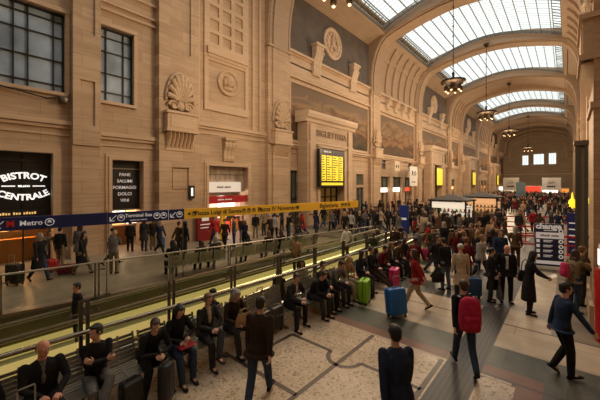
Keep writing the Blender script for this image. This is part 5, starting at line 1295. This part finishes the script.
seated(sit(lean=24, pitch=22, hands=[(-.04, .44, .70), (.05, .44, .70)]), 7.85, 'person in a mid grey jacket bent forward reading on the bench', 'grey', 'charcoal', 'brown')
seated(sit(lean=14, pitch=26, hair='mid', hands=[(-.04, .40, .74), (.05, .40, .74)]), 8.4, 'blond person in camel jacket seated right behind the green suitcase', 'camel', 'beige', 'blond')
seated(sit(lean=8, pitch=8, yaw=30, hair='long'), 9.25, 'dark-haired woman in a grey and navy coat beside the black holdall', 'navy', 'charcoal', 'dark_brown' if 0 else 'brown')
seated(sit(lean=-4, pitch=0, feet=[(-.1, .72, .12), (.1, .78, .16)]), 10.0, 'person stretched out with legs forward beside the pink suitcase', 'black', 'dark_brown', 'black', dx=.05)
seated(sit(lean=16, pitch=18), 10.7, 'person in a dark red jacket seated just past the pink suitcase', 'dark_red', 'charcoal', 'black')
seated(sit(front=1, lean=8, pitch=8, hair='mid'), 11.35, 'person in white shirt and dark coat seated near the bench end', 'charcoal', 'black', 'light_brown')
SA, SB = sit(lean=12, pitch=14), sit(lean=3, pitch=5, hair='mid')
seated(SA, 12.0, 'second last person on the benches, in a brown jacket', 'brown', 'charcoal', 'black')
seated(SB, 12.7, 'last person on the benches, in a black coat', 'black', 'black', 'brown')
seated(SA, .25, 'person in black at the bottom corner, mostly cut off by the photo edge', 'black', 'charcoal', 'black', heading=6)
# their things
P_ = benchx
phone('phone held by the young man leaning forward in black', (P_(2.42)+.50, 2.40, .78), -pi/2, .9)
phone('phone held by the long-haired woman with the red folder', (P_(2.92)+.37, 2.92, .83), -pi/2, .9)
x_, y_ = P_(2.92)+.38, 2.92
t = MB().box(x_-.1, x_+.1, y_-.15, y_+.15, .655, .67).build('folder', plain('folder_red', (.32, .012, .02), .5), loc=(x_, y_, .66)); MB().box(x_-.145, x_+.14, y_-.19, y_+.19, .671, .673).build('cover', plain('folder_red', (0, 0, 0)), None).parent = None
bpy.data.objects.remove(bpy.data.objects['cover']); tag(t, 'red folder lying on the lap of the long-haired woman', 'folder')
handbag('tan leather bag on the knees of the grey-haired person in brown', (P_(4.15)+.42, 4.18, .62), radians(80), 'camel', .42, .26, .14, .1)
suitcase('black cabin case with raised pale handle before the bald man', (P_(.95)+.58, .72), radians(-84), ('black', (.015, .014, .014)), .40, .52, .22, .40)
suitcase('black case standing by the crossed legs of the man in grey jeans', (P_(1.9)+.56, 1.93), radians(-80), ('black', (0, 0, 0)), .32, .50, .22, 0)
suitcase('tall narrow black case between the knees of the young man', (P_(2.42)+.70, 2.40), radians(-60), ('jet', (.02, .02, .022)), .22, .62, .18, .0)
suitcase('dark navy case standing beside the grey-haired person with tan bag', (P_(4.3)+.62, 4.42), radians(-80), ('navy', (.02, .035, .07)), .42, .56, .26, .0)
suitcase('dark case with tall raised handle and a yellow pack strapped on', (P_(4.75)+.22, 4.85), radians(-88), ('charcoal', (.04, .038, .036)), .40, .60, .24, .5)
o = backpack('small yellow pack resting on the dark case with the raised handle', (P_(4.75)+.22, 4.85, .87), radians(90), 'camel', .5)
CL['yellow'] = cloth('yellow', (.62, .36, .02))
for c in o.children:
    if c.name.startswith(('pack_body', 'pocket')): c.material_slots[0].material = CL['yellow']
suitcase('bright lime green hard suitcase at the feet of the seated row', (P_(8.3)+.75, 8.35), radians(-75), ('lime', (.26, .55, .02)), .46, .66, .28, .0)
handbag('black holdall on the floor beside the lime green suitcase', (P_(9.0)+.58, 8.95, 0), radians(-75), 'black', .5, .55, .3, .12, name='holdall')
suitcase('hot pink suitcase standing near the far end of the seated row', (P_(10.35)+.72, 10.35), radians(-80), ('pink', (.60, .03, .16)), .48, .60, .28, .0)
suitcase('dark suitcase behind the bench between the brown coat and the leaning man', (P_(5.3)+.1, 5.35), radians(-90), ('charcoal', (0, 0, 0)), .4, .55, .24, .45)
# ================================================================ walkers and standing people
def W_(ph=1, **k):
    d = dict(hip=.905, lean=5, feet=[(-.08, .33*ph, .09 if ph > 0 else .17), (.08, -.34*ph, .17 if ph > 0 else .09)], hands=[(-.25, -.20*ph, .84), (.25, .24*ph, .88)], toes=[(-.1, 1, .25 if ph > 0 else -.7), (.1, 1, -.7 if ph > 0 else .25)], shoe_up=[(0, -.25, 1), (0, .6, 1)] if ph > 0 else [(0, .6, 1), (0, -.25, 1)]); d.update(k); return d
def S_(**k):
    d = dict(lean=2, feet=[(-.11, .03, .088), (.11, -.02, .088)], hands=[(-.25, .04, .84), (.25, .06, .84)], toes=[(-.25, 1, 0), (.25, 1, 0)]); d.update(k); return d
GW = 'people on the near concourse'
def at(px, py): return floor_pt(px, py)
def local(o, v):
    M = Matrix.Translation(o.location) @ o.rotation_euler.to_matrix().to_4x4() @ Matrix.Diagonal((*o.scale, 1)); return M @ V(v)
def P1(f, px, py, heading, label, *a, **k):
    o = make_person(f, label, at(px, py), heading, *a, group=GW, **k); near.append((o.location.x, o.location.y)); return o
# big walkers
o = P1(figure(W_(-1, lean=8, hair='short', bulk=1.1, hem=.08)), 259, 404, 120, 'man in dark brown jacket and jeans striding past the seated row, cut by the edge', 'dark_brown', 'jeans', 'black')
o = make_person(figure(W_(1, lean=10, bulk=1.12)), 'man in dark navy jacket seen from behind at the bottom edge of the photo', at(398, 462), 135, 'navy', 'charcoal', 'black', group=GW); near.append((o.location.x, o.location.y))
o = P1(figure(W_(1, lean=6, legw=.95)), 465, 371, 122, 'walker in dark top and jeans carrying a big red backpack', 'black', 'jeans', 'brown')
p = local(o, (0, -.245, 1.20)); backpack('big red backpack on the walker in jeans crossing the dark strip', p, o.rotation_euler.z, 'crimson', 1.25)
for c in bpy.data.objects[-1:] if 0 else []: pass
o = P1(figure(W_(-.3, hip=.925, lean=5, yaw=-6, hands=[(-.22, -.1, .86), (.30, .32, .96)], hem=.05)), 562, 376, 30, 'man in navy jacket and black trousers walking toward the red column, arm out', 'dark_blue', 'black', 'black')
o = P1(figure(S_(hair='mid', lean=8, hands=[(-.12, .5, 1.28), (.16, .5, 1.30)], epole=[(-.6, -.3, -1), (.6, -.3, -1)], hem=.08)), 573, 312, 48, 'person in khaki jacket with a pink backpack reaching out beside the change sign', 'khaki', 'jeans', 'brown')
p = local(o, (-.02, -.24, 1.2)); backpack('small pink backpack on the person in the khaki jacket', p, o.rotation_euler.z, 'pink', .8)
o = P1(figure(S_(hair='short', lean=6, hands=[(-.2, .35, 1.1), (.2, .35, 1.1)])), 580, 305, 30, 'person in dark brown jacket standing close behind the khaki jacket one', 'brown', 'charcoal', 'light_brown')
handbag('black shoulder bag at the side of the pair by the red column', local(o, (.0, .30, .86)), 0, 'black', .36, .28, .13, .3)
o = P1(figure(S_(hair='long', hem=.55, lean=5, pitch=16, hands=[(-.10, .40, 1.05), (.14, .38, 1.08)], epole=[(-.6, -.5, -1), (.6, -.5, -1)], flare=.7, w=.92)), 529, 314, 18, 'woman with long hair in a long black coat holding a paper before the change sign', 'black', 'black', 'black', topname='coat')
p = local(o, (.02, .48, 1.08)); t = MB().box(-.1, .1, -.14, .14, 0, .004).build('paper_sheet', M_WHITE); t.location = p; t.rotation_euler = (.5, .1, o.rotation_euler.z); tag(t, 'white paper held by the woman in the long black coat', 'paper')
handbag('large black shoulder bag of the woman in the long black coat', local(o, (-.27, -.02, .82)), o.rotation_euler.z+pi/2, 'black', .38, .32, .14, .32)
o = P1(figure(S_(hair='bald', lean=3, pitch=14, yaw=20, hem=.12, hands=[(-.26, .06, .86), (.24, .2, .95)], bulk=1.1, w=1.08)), 506, 302, -70, 'bald man in a black jacket over a white shirt facing the woman in black', 'black', 'black', 'bald', skin=2)
p = local(o, (0, .155, 1.2))
handbag('dark bag carried by the bald man in the white shirt', local(o, (.36, .05, .35)), o.rotation_euler.z+.5, 'black', .42, .36, .18, .24)
t = MB(); torso(t, [(V((0, 0, z)), V((1, 0, 0)), V((0, 0, 1)), a, b) for z, a, b in ((.98, .045, .03), (1.1, .05, .05), (1.3, .06, .06), (1.42, .05, .05))]); c = link('shirt_front', remesh(t, 'shirt_front', .013, 2, .5), CL['white'], o); c.location = (0, .095, 0)
o = P1(figure(S_(hair='tail', lean=4, hem=.1, w=.9, hands=[(-.24, .1, .86), (.22, .14, .88)])), 490, 301, 15, 'dark-haired woman in a black jacket facing the bald man', 'black', 'charcoal', 'black', scale=.93)
handbag('grey shopping bag held by the woman facing the bald man', local(o, (.02, .26, .12)), o.rotation_euler.z, 'grey', .38, .42, .16, .22, name='shopping_bag')
o = P1(figure(W_(1, hair='mid', lean=5, hem=.12, w=.95, hands=[(-.26, -.22, .82), (.27, -.28, .80)])), 416, 310, 200, 'woman in a red jacket and pale trousers pulling the big blue suitcase', 'red', 'beige', 'dark_brown' if 0 else 'brown')
suitcase('big bright blue suitcase rolled along by the woman in red', at(397, 317), radians(60), ('bright_blue', (.015, .14, .45)), .52, .70, .30, .3, tilt=radians(-8))
handbag('small black bag on the hip of the woman in the red jacket', local(o, (.24, .08, .80)), o.rotation_euler.z+1.2, 'black', .3, .24, .12, .3)
o = P1(figure(S_(hair='hat', hem=.38, lean=3, w=.95)), 461, 302, 118, 'person in a long beige coat and white hat with a blue suitcase', 'beige', 'charcoal', 'white', topname='coat', hairname='hat')
suitcase('medium blue suitcase with raised handle beside the beige coat', at(474, 297), radians(30), ('mid_blue', (.03, .10, .26)), .40, .56, .26, .42)
o = P1(figure(S_(lean=6, hem=.1, pitch=20)), 446, 290, 150, 'person in black jacket and blue jeans standing back to the benches crowd', 'black', 'pale_jeans', 'black')
handbag('dark duffel bag carried by the person in black jacket and blue jeans', local(o, (-.34, .0, .32)), o.rotation_euler.z, 'black', .5, .3, .24, .2)
o = P1(figure(W_(-1, lean=5, hem=.1, hair='short')), 437, 283, -30, 'person in charcoal jacket stepping behind the woman in red', 'charcoal', 'charcoal', 'brown')
o = P1(figure(S_(lean=4, hem=.1)), 466, 288, 100, 'person with ginger hair and a dark red top behind the beige coat', 'dark_red', 'charcoal', 'ginger')
o = P1(figure(W_(1, lean=6, hem=.15)), 479, 256, -60, 'person in camel jacket walking with a dark red bag', 'camel', 'beige', 'light_brown')
handbag('dark red bag swinging beside the camel jacket walker', local(o, (.3, .1, .5)), .4, 'dark_red', .4, .34, .16, .2)
o = P1(figure(S_(lean=38, pitch=10, hem=.12, hood=True, hair='hat', bulk=1.15, hands=[(-.2, .45, .75), (.2, .45, .75)])), 457, 262, 60, 'person in a bulky camel coat bending over in the middle of the crowd', 'camel', 'charcoal', 'light_brown', topname='coat', hairname='hood')
suitcase('magenta suitcase standing on the floor behind the red jacket woman', at(427, 262), .3, ('magenta', (.45, .02, .12)), .4, .55, .24, .3)
o = P1(figure(S_(lean=3, hem=.1)), 417, 268, 40, 'person in light grey jacket near the end of the benches', 'grey', 'charcoal', 'brown')
# ================================================================ crowd kinds (shared meshes)
KND = {}
def K(name, **k): KND[name] = (figure(k, fine=False), )
K('standing', **S_()); K('standing in a coat', **S_(hem=.35, hair='mid')); K('turning aside', **S_(lean=6, yaw=40, hem=.1, hair='long', hands=[(-.2, .3, 1.0), (.24, .1, .86)], w=.93)); K('looking at a phone', **S_(lean=6, pitch=25, hands=[(-.05, .34, 1.15), (.06, .34, 1.15)], epole=[(-.8, -.3, -1), (.8, -.3, -1)]))
K('walking', **W_(1)); K('striding', **W_(-1, hem=.12, bulk=1.06)); K('in a long coat', **W_(1, hem=.42, hair='mid')); K('with long hair', **W_(-1, hair='long', w=.92)); K('in a hat', **W_(1, hair='hat', hem=.1)); K('bending over', **S_(lean=55, pitch=-10, hands=[(-.15, .55, .55), (.15, .55, .55)])); K('in a hooded jacket', **S_(hood=True, hem=.12, bulk=1.1)); K('in a padded jacket', **W_(1, bulk=1.16))
KND['seated'] = (SB,)
KK = [k for k in KND if k not in ('bending over', 'seated')]
TOPS = ['black']*7+['charcoal']*4+['navy']*3+['grey']*2+['brown']*3+['dark_brown']*2+['camel']*2+['beige', 'khaki', 'olive', 'red', 'dark_red', 'dark_red', 'dark_blue', 'light_grey', 'grey']+['black']*4
BOTS = ['black']*4+['charcoal']*3+['jeans']*4+['navy', 'grey', 'khaki', 'pale_jeans', 'brown']
HRS = ['black']*4+['brown']*4+['light_brown']*2+['blond', 'grey', 'grey', 'ginger']
rnd = random.Random(23)
used = list(near)
def free(x, y, r): return all((x-a)**2+(y-b)**2 > r*r for a, b in used)
def crowd(x, y, heading, zone, kind=None, top=None, bottom=None, hr=None, detail=1, label=None):
    kind = kind or rnd.choice(KK); top = top or rnd.choice(TOPS); bottom = bottom or rnd.choice(BOTS); hr = hr or rnd.choice(HRS)
    n_ = lambda c: c.replace('_', ' ')
    if label is None:
        if detail == 1: label = '%s-haired person %s, %s top, %s legs, %s' % (n_(hr), kind, n_(top), n_(bottom), zone)
        else: label = 'distant person in %s %s' % (n_(top), zone)
    f = KND[kind][0]; used.append((x, y))
    o = make_person(f, label, (x, y), heading, top, bottom, hr, skin=rnd.choice([0, 0, 1, 1, 2, 3]), group='people '+zone, scale=rnd.uniform(.93, 1.05), shoe='black')
    return o
def fill(n_, x0, x1, y0, y1, zone, r=.62, detail=1, avoid=(), hd=None):
    k = 0; tries = 0
    while k < n_ and tries < n_*60:
        tries += 1; x, y = rnd.uniform(x0, x1), rnd.uniform(y0, y1)
        if any(a-.45 < x < b+.45 and c-.45 < y < d+.45 for a, b, c, d in avoid) or not free(x, y, r): continue
        crowd(x, y, rnd.choice([130, -50, 90, -90, 40, 220, 0, 180])+rnd.uniform(-30, 30) if hd is None else hd+rnd.uniform(-25, 25), zone, detail=detail); k += 1
AV = [(-8.2, -5.4, 24.6, 27.4), (-8., -4.2, 31.6, 34.4), (-9.4, -8.6, 21.8, 22.2), (-.8, 1.3, 16.6, 18.), (-2.5, 1.3, 19.4, 21.3), (-5, .4, 29.6, 33.3), (-3.6, -.4, 22.5, 25.5), (-5.8, -4., 16.8, 19.6), (-9.6, -5.2, 15.5, 17.6), (-17., -16., 12., 12.7), (-17.1, -16.6, 10.5, 11.9), (-9.4, -8.6, 21.8, 22.2)]
fill(13, -5.0, -2.3, 11.2, 16.2, 'past the seated row', .7)
fill(2, -2.4, -1.5, 13.2, 16.5, 'before the change sign', .8)
fill(22, -7.4, -2.6, 16.5, 24.3, 'near the white lit kiosk', .62, avoid=AV)
fill(16, -12.6, -7.4, 18.8, 25., 'round the blue poster totem', .62, avoid=AV)
fill(30, -16.9, -9.5, 19.2, 30., 'below the ticket portal', .7, avoid=AV)
fill(14, -4., .8, 24.5, 30., 'behind the red queue tapes', .7, avoid=AV)
fill(26, -12.5, 0.6, 27.5, 40., 'around the orange lit kiosk', .7, 1, AV)
fill(18, -17.4, -10, 29, 46, 'under the brush mark banner', .9, 1, AV)
fill(26, -14, .8, 40, 56, 'in the packed middle of the hall', .9, 2)
fill(24, -15, .8, 58, 84, 'in the packed far half of the hall', 1.1, 2)
fill(14, -14, .8, 84, 106, 'before the end wall shops', 1.5, 2)
# far side of the travelator well
GB = 'outside the bistro'
def C(px, py, hd, kind, top, bottom, hr, zone, label=None):
    x, y = floor_pt(px, py); return crowd(max(x, -17.6), y, hd, zone, kind, top, bottom, hr, 1, label)
C(43, 268, 20, 'bending over', 'grey', 'charcoal', 'brown', GB, 'blurred person in grey bending over luggage outside the bistro')
C(60, 268, 130, 'standing', 'black', 'khaki', 'black', GB, 'person in black top and khaki trousers with back turned outside the bistro')
C(80, 265, 150, 'standing in a coat', 'grey', 'charcoal', 'brown', GB, 'person in a grey coat standing by the pilaster next to the bistro')
C(128, 251, 150, 'standing', 'black', 'black', 'black', 'at the menu shop', 'tall person in all black before the narrow menu shop')
C(144, 251, 130, 'standing in a coat', 'charcoal', 'jeans', 'brown', 'at the menu shop', 'person in charcoal coat queueing before the narrow menu shop')
C(153, 250, 140, 'standing', 'dark_brown', 'khaki', 'brown', 'at the menu shop', 'person in dark brown top and khaki trousers at the menu shop')
C(178, 258, 90, 'walking', 'brown', 'charcoal', 'brown', 'before the wide pilaster', 'person in brown in the pair walking past the wide shell pilaster')
C(184, 259, 95, 'turning aside', 'black', 'charcoal', 'black', 'before the wide pilaster', 'person in black in the pair walking past the wide shell pilaster')
suitcase('small blue case by the queue at the menu shop', floor_pt(161, 248), .3, ('mid_blue', (0, 0, 0)), .4, .55, .24, 0)
suitcase('black trolley case lying dark outside the bistro by the photo edge', floor_pt(15, 285), .6, ('black', (0, 0, 0)), .5, .7, .3, .3)
suitcase('red case among the luggage outside the bistro', floor_pt(52, 272), .2, ('red', (.42, .02, .02)), .42, .45, .3, 0)
suitcase('low dark red case right of the red one outside the bistro', floor_pt(67, 274), 1.2, ('wine', (.22, .012, .02)), .6, .30, .35, 0)
fill(5, -17., -13.5, 1.0, 8., 'walking past the bistro front', 1.1)
fill(12, -16.8, -13.0, 10., 16.5, 'before the news shop', .8, avoid=AV)
fill(7, -16.9, -10.6, 16.6, 19.2, 'near the news shop corner', .8)
# benches and seated backs beyond the sign beam
for k, s0 in enumerate((5.6, 8.1, 10.6)):
    t = thing('metal_bench', 'silver bench beyond the yellow sign beam, %s' % ['nearest the menu shop', 'in the middle of its row', 'nearest the ticket portal'][k], 'bench', (-13.2+.2*s0-.9, s0+1, 0))
    for i in range(4):
        s = s0+.3+.58*i; x = far_x(s)-.75; a, b = perf_seat(x, s, pi/2-.2); a.build('seat', M_SEAT, t); b.build('backrest', M_SEAT, t)
    for f in (.4, 1.9): x = far_x(s0+f)-.75; m = MB(); m.bar((x, s0+f, .36), (x, s0+f, .02), .06, .06); m.build('leg', M_DSTEEL, t)
for k, (s, c_) in enumerate(((5.9, 'black'), (7.0, 'black'), (7.6, 'charcoal'), (9.1, 'navy'), (10.2, 'dark_brown'), (10.9, 'black'), (11.9, 'grey'))):
    crowd(far_x(s)-.78, s, 170, 'beyond the sign beam', 'seated', c_, 'charcoal', ['black', 'brown', 'grey', 'black', 'light_brown', 'brown', 'black'][k])
# riders on the moving walkways
for k, (s, fx_, c_, hc, kd) in enumerate(((4.6, WA, 'charcoal', 'black', 'standing'), (6.9, WA, 'brown', 'brown', 'standing in a coat'), (8.0, WA, 'beige', 'black', 'turning aside'), (10.4, WB, 'camel', 'brown', 'standing'), (12.6, WA, 'olive', 'brown', 'looking at a phone'), (14.6, WA, 'dark_brown', 'black', 'standing'), (2.6, WB, 'black', 'black', 'standing'), (13.6, WB, 'white', 'brown', 'walking'))):
    o = crowd(fx_(s), s, -90+5, 'riding the moving walkways', kd, c_, 'charcoal', hc); o.location.z = rampz(s)+.0

# ---------------------------------------------------------------- what lies past three hundred people: the packed mass behind
def low(me, r):
    o = bpy.data.objects.new('tmp', me); COL.objects.link(o); d = o.modifiers.new('d', 'DECIMATE'); d.ratio = r
    q = bpy.data.meshes.new_from_object(o.evaluated_get(bpy.context.evaluated_depsgraph_get())); v = [tuple(a.co) for a in q.vertices]; f = [tuple(p.vertices) for p in q.polygons]
    bpy.data.objects.remove(o); bpy.data.meshes.remove(q); return v, f
cm = [CL[c] for c in ('black', 'charcoal', 'navy', 'brown', 'dark_brown', 'grey', 'camel', 'dark_red', 'jeans', 'light_grey')]+[HAIRC['black'], HAIRC['brown'], SKIN[0]]
LOWS = []
for kname in ('standing', 'walking', 'standing in a coat', 'striding'):
    f = KND[kname][0]; LOWS.append([low(f['body'], .04), low(f['top'], .12), low(f['bottom'], .12), low(f['hair'], .25)])
used += [(x_, y_) for y_ in (70., 108.) for x_ in [-15+.5*i for i in range(32)]]
M_ = MB(); cnt = 0; tr = 0
while cnt < 300 and tr < 20000:
    tr += 1; y = 42+62*rnd.random()**.8; x = rnd.uniform(-15.5, .7)
    if not free(x, y, .62): continue
    used.append((x, y)); cnt += 1; a = rnd.uniform(0, 2*pi); sc_ = rnd.uniform(.92, 1.05); L_ = rnd.choice(LOWS); ca, sa = cos(a)*sc_, sin(a)*sc_
    for (v, f), mi in zip(L_, (12, rnd.choice([0, 0, 0, 1, 1, 2, 3, 4, 5, 6, 7, 9]), rnd.choice([0, 1, 8, 8]), rnd.choice([10, 11]))):
        M_.add([(x+p[0]*ca-p[1]*sa, y+p[0]*sa+p[1]*ca, p[2]*sc_) for p in v], f, mi)
o = M_.build('distant_crowd', cm, loc=(-8, 70, 0)); tag(o, 'dense distant crowd filling the far half of the hall floor', 'crowd', kind='stuff')
SKYS = 1.25; EXPO = 0.18; LK = 1.1
for a, b in LUN+COF:
    if a in NOSKY: continue
    l = bpy.data.lights.new('skylight_portal', 'AREA'); l.shape = 'RECTANGLE'; l.size = 15.7; l.size_y = b-a-.7; l.cycles.is_portal = True
    o = bpy.data.objects.new('skylight_portal', l); COL.objects.link(o); o.location = (XC, (a+b)/2, 24.4)
def lamp(name, loc, e, col, r):
    l = bpy.data.lights.new(name, 'POINT'); l.energy = e; l.color = col; l.shadow_soft_size = r
    o = bpy.data.objects.new(name, l); COL.objects.link(o); o.location = loc
for k, (x, s, z, R) in enumerate(HALL_FILLS): lamp('hall_fill_light', (x, s, z), [1700, 2500, 2600, 2900, 2900][k]*LK, (1, .74, .48), 2.)  # unseen warm fill lights added in mid-air below the chandeliers to brighten the hall
for x, y, z, e, c in ((-19.9, .8, 2.6, 160, (1, .5, .2)), (-19.9, 2.6, 2.2, 120, (1, .5, .2)), (-20., 6.7, 2.9, 170, (1, .65, .38)), (-19.2, 13.4, 2.7, 120, (1, .85, .7)), (-6.8, 26., 2.2, 25, (1, .9, .75)), (-6.1, 33., 2.2, 25, (1, .7, .4))): lamp('shop_lamp', (x, y, z), e, c, .25)
for a, b in COF[1:]: lamp('shop_lamp', (-20., (a+b)/2, 2.6), 80, (1, .75, .5), .3)
# ================================================================ light and camera
W = bpy.data.worlds.new('World'); bpy.context.scene.world = W; W.use_nodes = True
bg = W.node_tree.nodes['Background']; bg.inputs['Color'].default_value = (.98, 1, .985, 1); bg.inputs['Strength'].default_value = SKYS
cam = bpy.data.cameras.new('camera'); cam.sensor_width = 36; cam.lens = 36*FP/600; cam.shift_y = -16/600; cam.clip_end = 400
co = bpy.data.objects.new('camera', cam); COL.objects.link(co); co.location = (0, 0, CH); co.rotation_euler = (pi/2, 0, TH)
sc = bpy.context.scene; sc.camera = co
sc.view_settings.view_transform = 'Standard'; sc.view_settings.look = 'None'; sc.view_settings.gamma = 1; sc.view_settings.use_curve_mapping = False
sc.view_settings.exposure = EXPO
sc.cycles.max_bounces = 8; sc.cycles.diffuse_bounces = 5; sc.cycles.glossy_bounces = 3; sc.cycles.transparent_max_bounces = 24; sc.cycles.transmission_bounces = 4
sc.cycles.sample_clamp_indirect = 6; sc.cycles.use_denoising = True; sc.cycles.caustics_reflective = False; sc.cycles.caustics_refractive = False
for o in list(bpy.data.objects):
    if '_w' in o: del o['_w']
